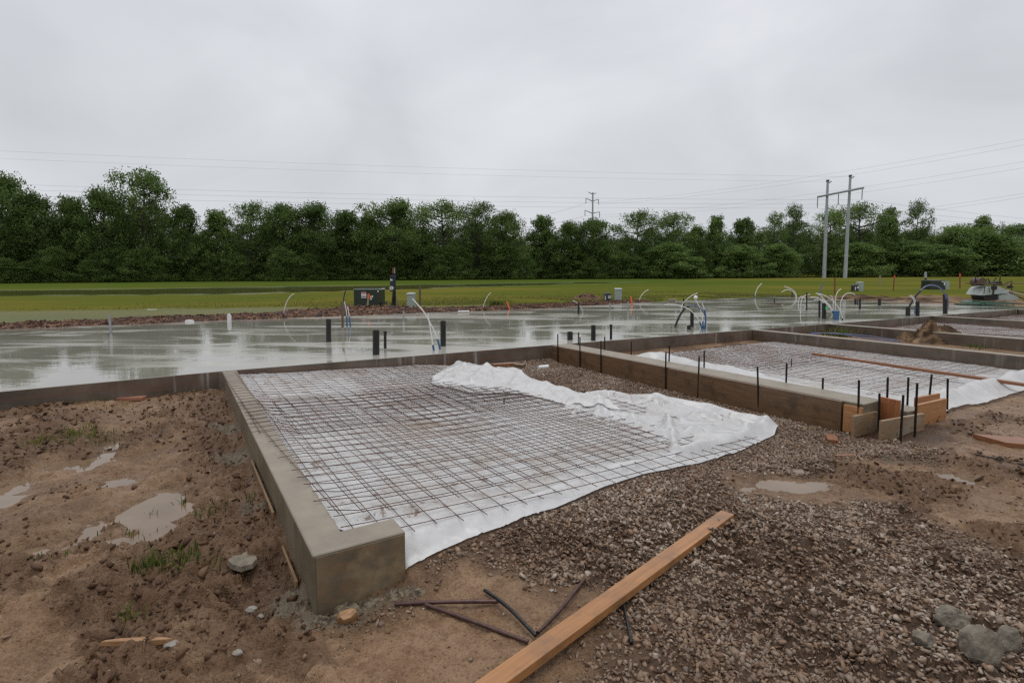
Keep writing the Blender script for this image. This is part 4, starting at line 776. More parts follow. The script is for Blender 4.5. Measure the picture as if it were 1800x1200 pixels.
# ---------------------------------------------------------------- parked concrete machine at the slab's far right corner
qm = S(1742, 537.5, .3); mc = empty('power_trowel', qm, 'pale grey concrete machine on green runners parked at the far right corner of the slab', 'machine'); u_ = .00213
mx_ = lambda x: (x - 1115) * u_
mz_ = lambda y: (855 - y) * u_
def mpr(name, mat, pts, y0, y1, ins=0, bev=.012): return MB().prism([(mx_(a), mz_(b)) for a, b in pts], y0, y1, ins).build(name, M[mat], mc, bev)
mpr('hood', 'mach', [(880, 655), (960, 655), (1420, 608), (1418, 562), (1190, 472), (1000, 490), (960, 520)], -.05, .75, .12)
mpr('rear_hood', 'mach', [(1250, 655), (1440, 612), (1630, 680), (1615, 752), (1260, 742)], .0, .7, .08)
mpr('engine', 'machdark', [(965, 660), (1252, 642), (1225, 748), (1010, 758)], .05, .65, 0)
mpr('guard_ring', 'machgreen', [(790, 832), (1430, 845), (1430, 858), (800, 852)], -.35, 1.0, 0, .004); mpr('guard_deck', 'machgreen', [(830, 790), (960, 762), (1420, 790), (1425, 812), (820, 815)], -.2, .85, .05)
for x in (845, 930, 1030, 1150, 1290, 1410): MB().tube([(mx_(x), -.33, mz_(852)), (mx_(x), -.2, mz_(780))], .014, 6).build('guard_stay', M['machgreen'], mc)
MB().tube([(mx_(850), -.35, mz_(800)), (mx_(1420), -.35, mz_(800))], .016, 6).build('guard_rail', M['machgreen'], mc)
mpr('control_deck', 'machrust', [(810, 420), (1370, 432), (1370, 452), (1000, 455), (820, 434)], .0, .6); mpr('control_box', 'machdark', [(1180, 425), (1215, 392), (1330, 388), (1365, 470), (1180, 452)], .1, .5)
MB().tube([(mx_(955), .1, mz_(398)), (mx_(955), .5, mz_(398))], .17, 20).build('drum', M['machrust'], mc, 0, True)
for a, b in (((1150, 425), (1105, 335)), ((1200, 415), (1268, 312)), ((1335, 440), (1337, 306)), ((868, 420), (866, 300)), ((1060, 420), (1075, 345))): MB().tube([(mx_(a[0]), .2, mz_(a[1])), (mx_(b[0]), .2, mz_(b[1]))], .02, 7).build('lever', M['machdark'], mc)
MB().tube([(mx_(1112), -.08, mz_(455)), (mx_(1112), -.08, mz_(645))], .025, 7).build('front_post', M['machdark'], mc); mpr('bracket', 'machdark', [(1065, 480), (1175, 470), (1170, 545), (1080, 550)], -.09, -.05)
for a, b in (((930, 490), (925, 610)), ((1010, 500), (1030, 600))): MB().tube([(mx_(a[0]), -.1, mz_(a[1])), (mx_(b[0]), -.1, mz_(b[1]))], .013, 6).build('hose', M['machdark'], mc)
MB().tube([(mx_(1425), .1, mz_(552)), (mx_(1900), -.3, mz_(740))], .03, 7).build('handle_bar', M['machtan'], mc); MB().tube([(mx_(1420), .2, mz_(565)), (mx_(1900), .1, mz_(770))], .028, 7).build('handle_bar', M['machrust'], mc)
for a, b in (((1440, 500), (1550, 390)), ((1480, 412), (1610, 400)), ((1605, 380), (1600, 620)), ((1610, 430), (1900, 432)), ((1440, 540), (1640, 500)), ((1620, 520), (1560, 440)), ((1600, 560), (1900, 610))): MB().tube([(mx_(a[0]), .3, mz_(a[1])), (mx_(b[0]), .25, mz_(b[1]))], .018, 6).build('linkage', M['machrust'], mc)
MB().tube([(mx_(1565), .2, mz_(490)), (mx_(1565), .35, mz_(490))], .06, 14).build('pulley', M['machdark'], mc, 0, True)
MB().tube([(mx_(1640), .25, mz_(600)), (mx_(1645), .25, mz_(760))], .02, 6).build('rear_leg', M['machtan'], mc)
# ---------------------------------------------------------------- small things on slab and mud
o = vert(403, 554, 566, 7, name='plastic_bottle', mat='white', label='white plastic bottle standing at the slab rear edge, left of the transformer', cat='bottle', group=None, hollow=False)
MB().tube([(0, 0, D(403, 554, o.location[1])[2] - .3), (0, 0, D(403, 551, o.location[1])[2] - .3)], .03, 10).build('cap', M['white'], o)
def scrap(px, w, l, h, mat, name, label, cat, z=None, rz=0, group=None, tilt=(0, 0), bev=.004, jag=0):
    q = S(*px, z) if z is not None else G(*px)
    m = MB()
    if jag:
        rr = random.Random(label); n = 9; ring = []
        for j in range(n):
            c = 2 * math.pi * j / n; k = 1 + rr.uniform(-jag, jag); ring.append((math.cos(c) * l / 2 * k, math.sin(c) * w / 2 * k))
        V = [(x, y, -.01) for x, y in ring] + [(x * .9, y * .9, h * (1 + rr.uniform(-.25, .25))) for x, y in ring]; m.add(V, [tuple(range(n))[::-1], tuple(range(n, 2 * n))] + [(j, (j + 1) % n, (j + 1) % n + n, j + n) for j in range(n)])
    else: m.box(-l / 2, -w / 2, 0, l / 2, w / 2, h)
    o = m.build(name, M[mat], None, bev); o.location = q; o.rotation_euler = (tilt[0], tilt[1], rz); return tag(o, label, cat, group)
scrap((334, 566), .1, .2, .05, 'white', 'plastic_scrap', 'small white scrap on the slab rear edge left of the white bottle', 'scrap', .3, .3, jag=.3)
scrap((268, 545), .25, .5, .03, 'white', 'plastic_scrap', 'white scrap lying in the flooded grass at left', 'scrap', .07, .1, jag=.3); scrap((311, 545), .15, .3, .02, 'white', 'plastic_scrap', 'tiny white scrap in the flooded grass, right of the larger one', 'scrap', .07, .1, jag=.3)
scrap((815, 548), .14, .38, .04, 'white', 'white_board', 'white board offcut lying at the slab rear left of the single tube', 'board', .32, .05)
scrap((1181, 531.5), .3, .3, .16, 'ftop', 'white_block', 'low pale block at the slab rear behind the black arch', 'block', .3, .1)
scrap((887, 643), .1, .4, .045, 'lumber', 'wood_offcut', 'red-brown wood offcut on gravel behind the crumpled plastic', 'offcut', .13, .35); scrap((913, 645), .11, .17, .05, 'form', 'wood_offcut', 'short dark wood offcut at the end of the red-brown one', 'offcut', .13, -.5)
o = MB().tube([(-.085, 0, .03), (.085, 0, .03)], .03, 14).build('white_pipe_piece', M['white'], None, 0, True); o.location = S(955, 648, .12); o.rotation_euler = (0, 0, .45); tag(o, 'short white pipe piece lying on gravel behind the crumpled plastic', 'pipe')
scrap((232, 703), .12, .3, .045, 'cardbrick', 'brick', 'reddish brick lying on the mud below the slab edge at left', 'brick', None, .12, bev=.006)
scrap((1462, 776), .09, .19, .045, 'lumber', 'wood_offcut', 'chunky wood offcut on gravel left of the corner boards', 'offcut', None, 1.15, tilt=(0, 0), bev=.003)
scrap((1500, 802), .035, .34, .02, 'lumber', 'wood_offcut', 'thin wood sliver lying on gravel in front of the corner boards', 'offcut', None, .12)
o = scrap((1800, 783), .24, .5, .045, 'lumber', 'wood_board', 'wide reddish board on the mud at the right edge', 'board', None, -.35)
o.data.vertices  # a mitred left end
for v in o.data.vertices:
    if v.co.x < 0: v.co.x += (.1 if v.co.y > 0 else -.06) * -1
scrap((241, 1128), .03, .34, .015, 'chip', 'wood_sliver', 'long split wood sliver on the mud at lower left', 'sliver', None, .06, jag=.15)
scrap((612, 1090), .06, .1, .05, 'chip', 'wood_chip', 'broken wood chip in front of the L-shaped footing end', 'chip', None, .6, tilt=(.3, -.2), jag=.2)
scrap((428, 985), .2, .17, .016, 'mortar', 'concrete_flake', 'flat grey concrete flake on the mud beside the near footing', 'flake', gz(*G(428, 985)[:2]) + .02, .8, tilt=(.03, .05), jag=.22, bev=.002)
for px, w, l, h, lb in [((1675, 1100), .11, .16, .085, 'grey rock at lower right, the one behind the other three'), ((1722, 1152), .12, .13, .11, 'largest grey rock at lower right, nearest the picture corner'), ((1768, 1135), .085, .1, .08, 'grey rock at lower right, the rightmost one'), ((1622, 1132), .07, .09, .045, 'smallest grey rock at lower right, left of the others')]:
    q = G(*px); rr = random.Random(lb); bm = bmesh.new(); bmesh.ops.create_icosphere(bm, subdivisions=4, radius=1)
    pl = [(Vector((rr.uniform(-1, 1), rr.uniform(-1, 1), rr.uniform(-.3, 1))).normalized(), rr.uniform(.55, .85)) for _ in range(12)]
    for v in bm.verts:
        for n_, d_ in pl:
            e = v.co.dot(n_) - d_
            if e > 0: v.co -= n_ * e * .92
        v.co *= 1 + .32 * (float(fbm(np.array([v.co.x * 4 + v.co.z * 2]), np.array([v.co.y * 4 + v.co.z * 3]), 3, 4, .6)[0]) - .5)
        v.co = Vector((v.co.x * l / 1.75, v.co.y * w / 1.75, v.co.z * h * .8))
    me = bpy.data.meshes.new('rock'); bm.to_mesh(me); bm.free(); me.materials.append(M['rock']); o = bpy.data.objects.new('rock', me); col.objects.link(o); o.location = q + np.array([0, 0, h * .5]); o.rotation_euler = (0, 0, rr.uniform(0, 3)); tag(o, lb, 'rock', 'grey rocks')
for px, r0, lb in [((442, 1073), .022, 'pale stone in the dark mud below the concrete flake'), ((458, 1084), .016, 'smaller pale stone right of the other in the dark mud'), ((302, 1136), .028, 'whitish stone chip at the end of the wood sliver'), ((418, 1148), .018, 'pale pebble on the mud at lower left')]:
    bm = bmesh.new(); bmesh.ops.create_icosphere(bm, subdivisions=2, radius=r0); rr = random.Random(lb)
    for v in bm.verts: v.co = Vector((v.co.x * 1.2, v.co.y * .9, v.co.z * .6)) * (1 + rr.uniform(-.15, .15))
    me = bpy.data.meshes.new('stone'); bm.to_mesh(me); bm.free(); me.materials.append(M['whiterock']); o = bpy.data.objects.new('stone', me); col.objects.link(o); o.location = G(*px) + np.array([0, 0, r0 * .3]); tag(o, lb, 'stone', 'pale stones on the mud')
for px, rx, ry, h in [((612, 1072), .1, .075, .035), ((655, 1060), .085, .065, .03), ((695, 1046), .07, .055, .03), ((560, 1092), .07, .06, .03), ((590, 1088), .06, .05, .022), ((730, 1038), .07, .05, .022), ((530, 1065), .06, .07, .03), ((515, 1040), .05, .06, .03)]:
    o = lump('mortar_lump', px, .0, rx, ry, h, 'mort_t', 'grey spilled mortar lump along the foot of the L-shaped footing end', 'mortar', int(px[0]), 36, 2.2); o['group'] = 'spilled mortar lumps'; o.location = G(*px) - np.array([0, 0, .006])
# the foreground plank and the steel bars under it
def lying(p0, p1, w, h, mat, label, z0, z1, name, off=0):
    a = S(*p0, z0 + h); b = S(*p1, z1 + h); d = b - a; L = np.linalg.norm(d); o = MB().box(0, 0, -h, L, w, 0).build(name, M[mat], None, .003); o.location = a
    o.rotation_euler = (0, -math.atan2(d[2], np.hypot(d[0], d[1])), math.atan2(d[1], d[0])); return tag(o, label, 'board')
zb0 = gz(*S(1278, 900, .05)[:2]) + .034; zb1 = gz(*S(880, 1200, .05)[:2]) + .034
pl_ = lying((846, 1232), (1291, 903), .088, .04, 'plank', 'long wet orange-brown plank lying diagonally across the gravel in front', zb1, zb0, 'wood_plank')
o = lying((1812, 674), (1432, 619.5), .09, .04, 'lumber', 'long reddish board lying on the wire mesh of the second bay', .15, .17, 'wood_plank')
def bar(pts, r, mat, label, dz=None, name='steel_bar', group='loose steel bars'):
    P = []
    for i, (x, y) in enumerate(pts):
        g = G(x, y); P.append(g + np.array([0, 0, r * .9 + (dz[i] if dz else 0)]))
    o = MB().tube(spline(P, 4), r, 10).build(name, M[mat], None, 0, True); return tag(o, label, 'steel bar', group)
bar([(694, 1065.5), (780, 1064.5), (876, 1064)], .0095, 'bar', 'rusty steel bar lying level toward the L-shaped footing end', [.005, .012, .014])
bar([(748, 1069), (830, 1097), (928, 1133)], .0095, 'bar', 'rusty steel bar slanting down to the plank', [.012, .008, .006])
bar([(852, 1043), (893, 1080), (942, 1124)], .009, 'blackbar', 'black steel bar crossing the level rusty one', [.012, .03, .012])
bar([(945, 1119), (985, 1078), (1027, 1022)], .009, 'bar', 'rusty steel bar rising right from the plank', [.012, .012, .006])
bar([(1093, 1058), (1101, 1090), (1110, 1133)], .008, 'blackbar', 'short black steel bar poking out on the right of the plank', [.012, .006, .0])
bar([(1712, 800), (1800, 820)], .007, 'blackbar', 'thin dark bar on the mud below the reddish board at right', [.006, .004])
# ---------------------------------------------------------------- gravel and clods
def ico():
    bm = bmesh.new(); bmesh.ops.create_icosphere(bm, subdivisions=1, radius=1); v = np.array([q.co[:] for q in bm.verts]); f = np.array([[q.index for q in p.verts] for p in bm.faces]); bm.free(); return v, f
IV, IF = ico(); NVAR = 24
VAR = []
for k_ in range(NVAR):
    bm = bmesh.new(); sc3 = np.array([NR.uniform(1.0, 1.4), NR.uniform(.8, 1.1), NR.uniform(.55, .85)])
    for _ in range(11):
        d = NR.normal(size=3); d /= np.linalg.norm(d); bm.verts.new((d * sc3 * NR.uniform(.85, 1.1)).tolist())
    bmesh.ops.convex_hull(bm, input=list(bm.verts)); [bm.verts.remove(v) for v in list(bm.verts) if not v.link_faces]; bmesh.ops.triangulate(bm, faces=bm.faces); bm.verts.index_update()
    VAR.append((np.array([v.co[:] for v in bm.verts]), np.array([[v.index for v in f.verts] for f in bm.faces]))); bm.free()
def stones(name, X, Y, r, mat, sink, label, tint, zadd=0):
    z_ = ground(X, Y) + r * sink + zadd; vi = NR.integers(0, NVAR, len(X)); VV, FF, TT = [], [], []; off = 0
    for k in range(NVAR):
        m = vi == k; n = int(m.sum())
        if not n: continue
        bv, bf = VAR[k]; v = bv[None] * r[m][:, None, None]; an = NR.uniform(0, 2 * math.pi, n); c, s_ = np.cos(an), np.sin(an); tl = NR.normal(0, .35, (n, 2))
        x = v[..., 0] * c[:, None] - v[..., 1] * s_[:, None]; y = v[..., 0] * s_[:, None] + v[..., 1] * c[:, None]; zz = v[..., 2] + x * tl[:, :1] + y * tl[:, 1:]
        VV.append(np.stack([x + X[m][:, None], y + Y[m][:, None], zz + z_[m][:, None]], -1).reshape(-1, 3)); FF.append((bf[None] + (off + np.arange(n) * len(bv))[:, None, None]).reshape(-1, 3)); off += n * len(bv)
        TT.append(np.repeat(np.asarray(tint)[m], len(bv)))
    o = mk(name, np.concatenate(VV), np.concatenate(FF), M[mat], None, False, dict(tint=np.concatenate(TT))); return tag(o, label, None, None, 'stuff')
gp = np.array(GRAV); x0, y0, x1, y1 = -.9, 1.6, 6.5, 11
def pick(n, dens):
    Xs = NR.uniform(x0, x1, n); Ys = NR.uniform(y0, y1, n); k = NR.uniform(0, 1, n) < dens(Xs, Ys); return Xs[k], Ys[k]
ck0 = S(1500, 700, .1)
def in_view(X, Y): return (np.abs(X) < .99 * Y + .25)
def gdens(X, Y):
    m = sst(-.12, .16, sdpoly(X, Y, GRAV) + (fbm(X * 1.8, Y * 1.8, 101, 4) - .5) * .75); a, b = AB(X, Y)
    P_ = sdpoly(a, b, front + right + backe + lefte[::-1]) < -.02
    far = np.clip(1.0 - .045 * (np.hypot(X, Y) - 3), .55, 1); bur = .7 + .3 * sst(.34, .52, fbm(X * 1.3, Y * 1.3, 501, 3))
    wet = 1 - .8 * np.max([np.exp(-((X - c[0]) ** 2 + (Y - c[1]) ** 2) / (rr * 1.1) ** 2) for c, rr in GPUD], 0)
    return m * in_view(X, Y) * P_ * far * bur * wet * (b < 5.42) + 0 
front = [tuple(p) for p in front]
Xs, Ys = pick(400000, gdens); rr_ = NR.lognormal(math.log(.0094), .38, len(Xs)).clip(.004, .024)
tn = NR.normal(.48, .26, len(Xs)) - .25 * sst(.45, .7, fbm(Xs * 1.5, Ys * 1.5, 511, 3)) + .1; cl = sst(.42, .6, fbm(Xs * .9, Ys * .9, 512, 3)); tn = tn * (.8 + .3 * cl)
stones('gravel', Xs, Ys, rr_, 'stone', .15, 'wet crushed stone gravel between the plastic and the foreground', tn.clip(0, 1))
print('stones', len(Xs))
def sdens(X, Y):
    a, b = AB(X, Y); m = sst(.1, -.1, sdpoly(X, Y, GRAV)); return m * in_view(X, Y) * (~((a > -5.75) & (b > -.02) & (b < 20))) * (Y < 8) * (.16 + .6 * sst(.5, .7, fbm(X * 1.2, Y * 1.2, 521, 3))) * (1 - .6 * (b < -.05))
x0, y0, x1, y1 = -6.5, 1.6, 7, 8
Xs, Ys = pick(45000, sdens); rr_ = NR.lognormal(math.log(.0055), .5, len(Xs)).clip(.0025, .02)
stones('pebbles', Xs, Ys, rr_, 'stone', .15, 'scattered small stones pressed into the mud', (NR.normal(.55, .22, len(Xs))).clip(0, 1))
def cdens(X, Y):
    a, b = AB(X, Y); k = (~((a > -5.75) & (b > -.02) & (b < 40))) * (a < -.02) * in_view(X, Y); m = sst(.2, -.2, sdpoly(X, Y, GRAV)); wl = 1 - .9 * np.max([np.exp(-((X - c[0]) ** 2 + (Y - c[1]) ** 2) / (r0 * 1.3) ** 2) for c, r0 in PUDW], 0)
    h = sst(.5, .64, fbm(X * 1.4, Y * 1.4, 121, 4)) + .8 * np.max([np.exp(-((X - c[0]) ** 2 + (Y - c[1]) ** 2) / (r0 * 1.1) ** 2) for c, r0, _ in HOLE], 0) + .9 * np.exp(-((b + .3) / .22) ** 2) * (a > -6) + .5 * np.exp(-(seg_d(X, Y, TRK) / .2) ** 2)
    return k * m * wl * h.clip(0, 1)
Xs, Ys = pick(60000, cdens); rr_ = NR.lognormal(math.log(.0085), .5, len(Xs)).clip(.003, .026)
stones('mud_clods', Xs, Ys, rr_ * 1.15, 'clod', .05, 'broken brown mud clods around the puddles and the footing', NR.normal(.42, .22, len(Xs)).clip(0, 1))
# berm clods
n = 16000; b_ = NR.uniform(-12.8, 18, n); w_ = NR.uniform(0.02, .9, n); far_a = np.interp(b_, [p[0] for p in FAR[::-1]], [p[1] for p in FAR[::-1]])
ii = ((b_ + 13) / 31.2 * (nb_ - 1)).astype(int); jj = (w_ * (nw_ - 1)).astype(int); bx = XYb = O[0] + aa[jj, ii] * uA[0] + bb[jj, ii] * uB[0]; by = O[1] + aa[jj, ii] * uA[1] + bb[jj, ii] * uB[1]
rr_ = NR.lognormal(math.log(.016), .5, n).clip(.006, .045); zoff = zz[jj, ii] - ground(bx, by)
stones('berm_clods', bx, by, rr_, 'soil', .15, 'reddish soil clods piled along the slab rear edge', NR.normal(.5, .25, n).clip(0, 1), zoff)
# ---------------------------------------------------------------- grass tufts
def blades(P, n, hgt, spread, seed, wid=.004, lean=.5):
    rr = np.random.default_rng(seed); x = rr.normal(0, spread, n) ; y = rr.normal(0, spread * .8, n); h = hgt * rr.uniform(.45, 1.15, n); an = rr.uniform(0, 6.283, n); ln = rr.uniform(.1, lean, n) * h
    V = []; T = []
    for t_, k in ((0, 1), (.4, .85), (.75, .5), (1, .08)):
        bx = x + np.cos(an) * ln * t_ ** 1.8; by = y + np.sin(an) * ln * t_ ** 1.8; bz = h * t_ * (1 - .18 * t_); px_, py_ = -np.sin(an) * wid * k, np.cos(an) * wid * k
        V.append(np.stack([bx - px_, by - py_, bz], 1)); V.append(np.stack([bx + px_, by + py_, bz], 1))
    V = np.stack(V, 1); Fq = np.array([[0, 1, 3, 2], [2, 3, 5, 4], [4, 5, 7, 6]]); Fq = (Fq[None] + (np.arange(n) * 8)[:, None, None]).reshape(-1, 4)
    gx_, gy_ = P[0] + V[..., 0], P[1] + V[..., 1]
    return V.reshape(-1, 3), Fq, np.repeat(rr.uniform(0, 1, n), 8)
def tuft(px, n, h, sp, label, seed, yellow=0.0, lean=.6, wid=.0035, P=None):
    p = P if P is not None else G(*px); V, Fq, T = blades(p, n, h, sp, seed, wid, lean); gzv = ground(p[0] + V[:, 0], p[1] + V[:, 1]) - p[2]; V[:, 2] += gzv - .005
    o = mk('weeds' if sp >= .075 and P is None else 'grass_tuft', V, Fq, M['blade'], None, False, dict(tint=(T * (1 - yellow) + yellow).clip(0, 1))); o.location = p
    return tag(o, label, None, None, 'stuff') if sp >= .075 and P is None else tag(o, label, 'grass tuft', 'grass tufts')
tuft((262, 1000), 60, .13, .05, 'tall green grass tuft left of the concrete flake', 1); tuft((300, 995), 45, .1, .05, 'green grass tuft between the tall tuft and the flake', 2); tuft((345, 975), 40, .07, .06, 'low grass tuft above the concrete flake', 3)
tuft((230, 1085), 22, .08, .025, 'small lone grass tuft low on the left mud', 4); tuft((268, 915), 14, .12, .02, 'few tall blades at the puddle edge', 5); tuft((318, 890), 10, .12, .015, 'slim blades standing in the right end of the puddle', 6); tuft((375, 905), 36, .07, .06, 'green grass tuft right of the puddle', 7)
tuft((235, 935), 40, .05, .08, 'flat sparse grass by the puddle bank', 8, .2); tuft((90, 980), 26, .04, .06, 'sparse weeds at the left puddle tip', 9)
tuft((150, 762), 240, .08, .15, 'wide yellow-green grass clump below the slab edge', 10, .3); tuft((75, 780), 150, .06, .1, 'dry straw-yellow grass clump at far left', 11, .8); tuft((180, 712), 120, .05, .22, 'thin grass fringe under the slab face at left', 12, .5); tuft((330, 985), 30, .05, .08, 'sparse grass beside the flake', 13); tuft((440, 880), 26, .06, .05, 'little grass tuft against the near footing strip', 14)
for px, n, h, sp, lb, sd, yl in [((1478, 591), 160, .28, .16, 'green weed tuft in the dirt bay by the blue tubing', 20, .2), ((1740, 607), 60, .2, .15, 'weed tuft right of the soil mound', 21, .1), ((1725, 612), 40, .14, .15, 'low weeds at the right foot of the soil mound', 22, .2), ((1795, 610), 50, .16, .15, 'weeds at the right edge in the dirt bay', 23, .2), ((1430, 590), 60, .1, .3, 'sparse weeds at the left end of the dirt bay', 24, .3)]:
    tuft(px, n, h, sp, lb, sd, yl, wid=.008)
tuft((871.5, 533), 260, .33, .14, 'round dark green bush clump alone in the field behind the slab', 30, 0, .5, .014, P=np.append(D(871.5, 532, 24)[:2], gz(*D(871.5, 532, 24)[:2])))
# rough grass standing in the field edge and flooded strip
n = 120000; rg = np.random.default_rng(5); b_ = rg.uniform(-13, 32, n); a_ = 9.6 + rg.gamma(1.6, 2.2, n)
bx, by = O[0] + a_ * uA[0] + b_ * uB[0], O[1] + a_ * uA[1] + b_ * uB[1]; keep = (np.abs(bx) < by * 1.0 + 1) & (fbm(bx * .5, by * .5, 601, 3) > .42) & (by < 60) & (flood(bx, by) < .25); bx, by = bx[keep], by[keep]; n = len(bx)
V, Fq, T = blades((0, 0), n, .09, 0, 77, .012, .9); V = V.reshape(n, 8, 3) * (.7 + .6 * rg.uniform(0, 1, (n, 1, 1))); V[..., 0] += bx[:, None]; V[..., 1] += by[:, None]; V[..., 2] += ground(bx, by)[:, None]
tag(mk('field_grass', V.reshape(-1, 3), Fq, M['blade'], None, False, dict(tint=(.62 + .38 * T))), 'rough yellow-green grass at the near edge of the field', None, None, 'stuff')
# ---------------------------------------------------------------- trees
def leaf_quads(C, N, size, rr, up=.05, long=1.0):
    n = len(C); nv = rr.normal(size=(n, 3)); nv[:, 2] = np.abs(nv[:, 2]) + up; nv /= np.linalg.norm(nv, axis=1)[:, None]
    u = np.cross(nv, rr.normal(size=(n, 3))); u /= np.linalg.norm(u, axis=1)[:, None]; w = np.cross(nv, u); s_ = size * rr.uniform(.6, 1.3, n)[:, None]
    u, w = u * s_ * long, w * s_ * .6
    return np.stack([C - u, C - w * .9, C + u, C + w * .9], 1)
def crown_shape(kind, h):
    if kind == 'round': return np.sin(np.pi * np.clip((h - .12) / .92, 0, 1)) ** .6
    if kind == 'open': return np.where(h > .5, np.sin(np.pi * np.clip((h - .42) / .62, 0, 1)) ** .55, .55)
    if kind == 'feather': return np.clip(1.05 - h, 0, 1) ** .55 * np.clip((h - .05) / .15, 0, 1)
    if kind == 'narrow': return .75 * np.sin(np.pi * np.clip((h - .1) / .95, 0, 1)) ** .5
    return np.clip(1.02 - h ** 2.2, 0, 1) ** .6                                    # bushy, to the ground
def tree_meshes(kind, seed, ncl, per, size):
    rr = np.random.default_rng(seed); b = MB(); H = 10.0; Rm = 3.6
    P = [np.array([0, 0, -.3])]; 
    for k in range(1, 9): P.append(np.array([.12 * math.sin(seed + k * .9), .12 * math.cos(seed * 2 + k * .8), H * .86 * k / 8]))
    b.tube(P, [.24 * (1 - .1 * k) for k in range(9)], 7); tips = []
    lo_h = {'open': .36, 'round': .2, 'feather': .1, 'narrow': .16}.get(kind, .06); nl = 16 if kind != 'bushy' else 12
    for k in range(nl):
        h = lo_h + (.93 - lo_h) * (k + rr.uniform(0, .7)) / nl; az = k * 2.4 + rr.uniform(-.5, .5); i = h * H / (H * .86) * 8; i = min(i, 7.99); i0 = int(i); st = P[i0] + (P[i0 + 1] - P[i0]) * (i - i0)
        L = Rm * float(crown_shape(kind, np.array([min(h + .1, .98)]))[0]) * rr.uniform(.55, 1.25); el = rr.uniform(.15, .6) if kind != 'feather' else rr.uniform(.35, .8)
        pts = [st]
        for q in range(1, 5): pts.append(st + np.array([math.cos(az + .15 * q * rr.normal()) * L * q / 4, math.sin(az + .15 * q * rr.normal()) * L * q / 4, L * math.tan(el) * .6 * (q / 4) ** .9]))
        b.tube(pts, [.1, .075, .055, .035, .015], 5); tips.append(pts)
        for q in (2, 3):
            a2 = az + rr.choice([-1, 1]) * rr.uniform(.5, 1.0); l2 = L * .45; e = pts[q] + np.array([math.cos(a2) * l2, math.sin(a2) * l2, l2 * .5]); b.tube([pts[q], (pts[q] + e) / 2 + [0, 0, .05], e], [.045, .03, .012], 4); tips.append([pts[q], e])
    C = []; CT = []
    for k in range(ncl):
        ps = tips[rr.integers(len(tips))]; i = rr.uniform(.45, 1.0) * (len(ps) - 1); i0 = min(int(i), len(ps) - 2); c = ps[i0] + (ps[i0 + 1] - ps[i0]) * (i - i0) + rr.normal(0, .28, 3)
        C.append(c)
    for k in range(int(ncl * (.2 if kind in ('open', 'narrow') else .6 if kind != 'bushy' else .9))):
        h = rr.uniform(lo_h * .6 if kind != 'bushy' else .02, .97); az = rr.uniform(0, 6.283); L = Rm * float(crown_shape(kind, np.array([h]))[0]) * rr.uniform(.25, 1.0) ** .6; L *= .5 + .75 * float(vn(np.array([az * 1.1 + seed * 3]), np.array([h * 4.5]), seed)[0])
        C.append(np.array([math.cos(az) * L, math.sin(az) * L, h * H]))
    for k in range(max(4, ncl // 9)): C.append(np.array([rr.normal(0, .5), rr.normal(0, .5), H * rr.uniform(.84, .99)]))
    for k in range(14):
        az = rr.uniform(0, 6.283); h = rr.uniform(.35, .95); L = Rm * float(crown_shape(kind, np.array([h]))[0]) * rr.uniform(1.0, 1.22); C += [np.array([math.cos(az) * L * q, math.sin(az) * L * q, (h + .04 * q) * H]) for q in (.85, 1.0)]
    Q = []; T = []
    for c in C:
        r = rr.uniform(.3, .95) * (.8 if kind in ('feather', 'narrow') else 1); n = int(per * r); d = rr.normal(size=(n, 3)); d /= np.linalg.norm(d, axis=1)[:, None]; d *= r * rr.uniform(.25, 1, (n, 1)) ** .6 * np.array([1.05, 1.05, .95])
        Q.append(leaf_quads(c + d, n, size, rr, long=1.5 if kind == 'feather' else 1.05)); T.append((rr.uniform(.05, .95) + rr.normal(0, .07, n)).clip(0, 1))
    Q = np.concatenate(Q); T = np.concatenate(T)
    t_ = b.build('trunk', M['bark'], None, 0, True); c_ = mk('crown', Q.reshape(-1, 3), np.arange(len(Q) * 4).reshape(-1, 4), M['leaf'], None, False, dict(tint=np.repeat(T, 4)))
    mt, mc_ = t_.data, c_.data; bpy.data.objects.remove(t_); bpy.data.objects.remove(c_); return mt, mc_, Q, T
PRO = {}
for kd, sds, ncl, per, sz in [('round', (1, 2, 3), 330, 52, .115), ('open', (4, 5), 200, 50, .11), ('feather', (6, 7), 260, 46, .12), ('narrow', (8, 9), 200, 44, .115), ('bushy', (10, 11), 360, 50, .125)]:
    PRO[kd] = [tree_meshes(kd, s_, ncl, per, sz) for s_ in sds]
crownB = {}
def tree(px, top, hw, kind, label, seed, dd=0.0, fresh=False, Hmin=None):
    Y = float(np.interp(px, [-300, 0, 900, 1300, 1800, 2100], [74, 82, 105, 118, 140, 150])) + dd; pb = float(np.interp(px, [0, 700, 1000, 1800], [497, 494, 490.5, 485])); q = D(px, pb, Y); q[2] = gz(q[0], q[1])
    h = D(px, top, Y)[2] - q[2]; w = hw * Y / F; pr = PRO[kind][seed % len(PRO[kind])]; root = empty('tree', q, label, 'tree', 'trees in the far treeline', R.uniform(0, 6.28)); root.scale = (w / 3.3, w / 3.3, h / 10.0)
    a = bpy.data.objects.new('trunk', pr[0]); c = bpy.data.objects.new('crown', pr[1]); col.objects.link(a); col.objects.link(c); a.parent = root; c.parent = root
    if fresh: c.material_slots[0].link = 'OBJECT'; c.material_slots[0].material = M['leaf2']
    return root
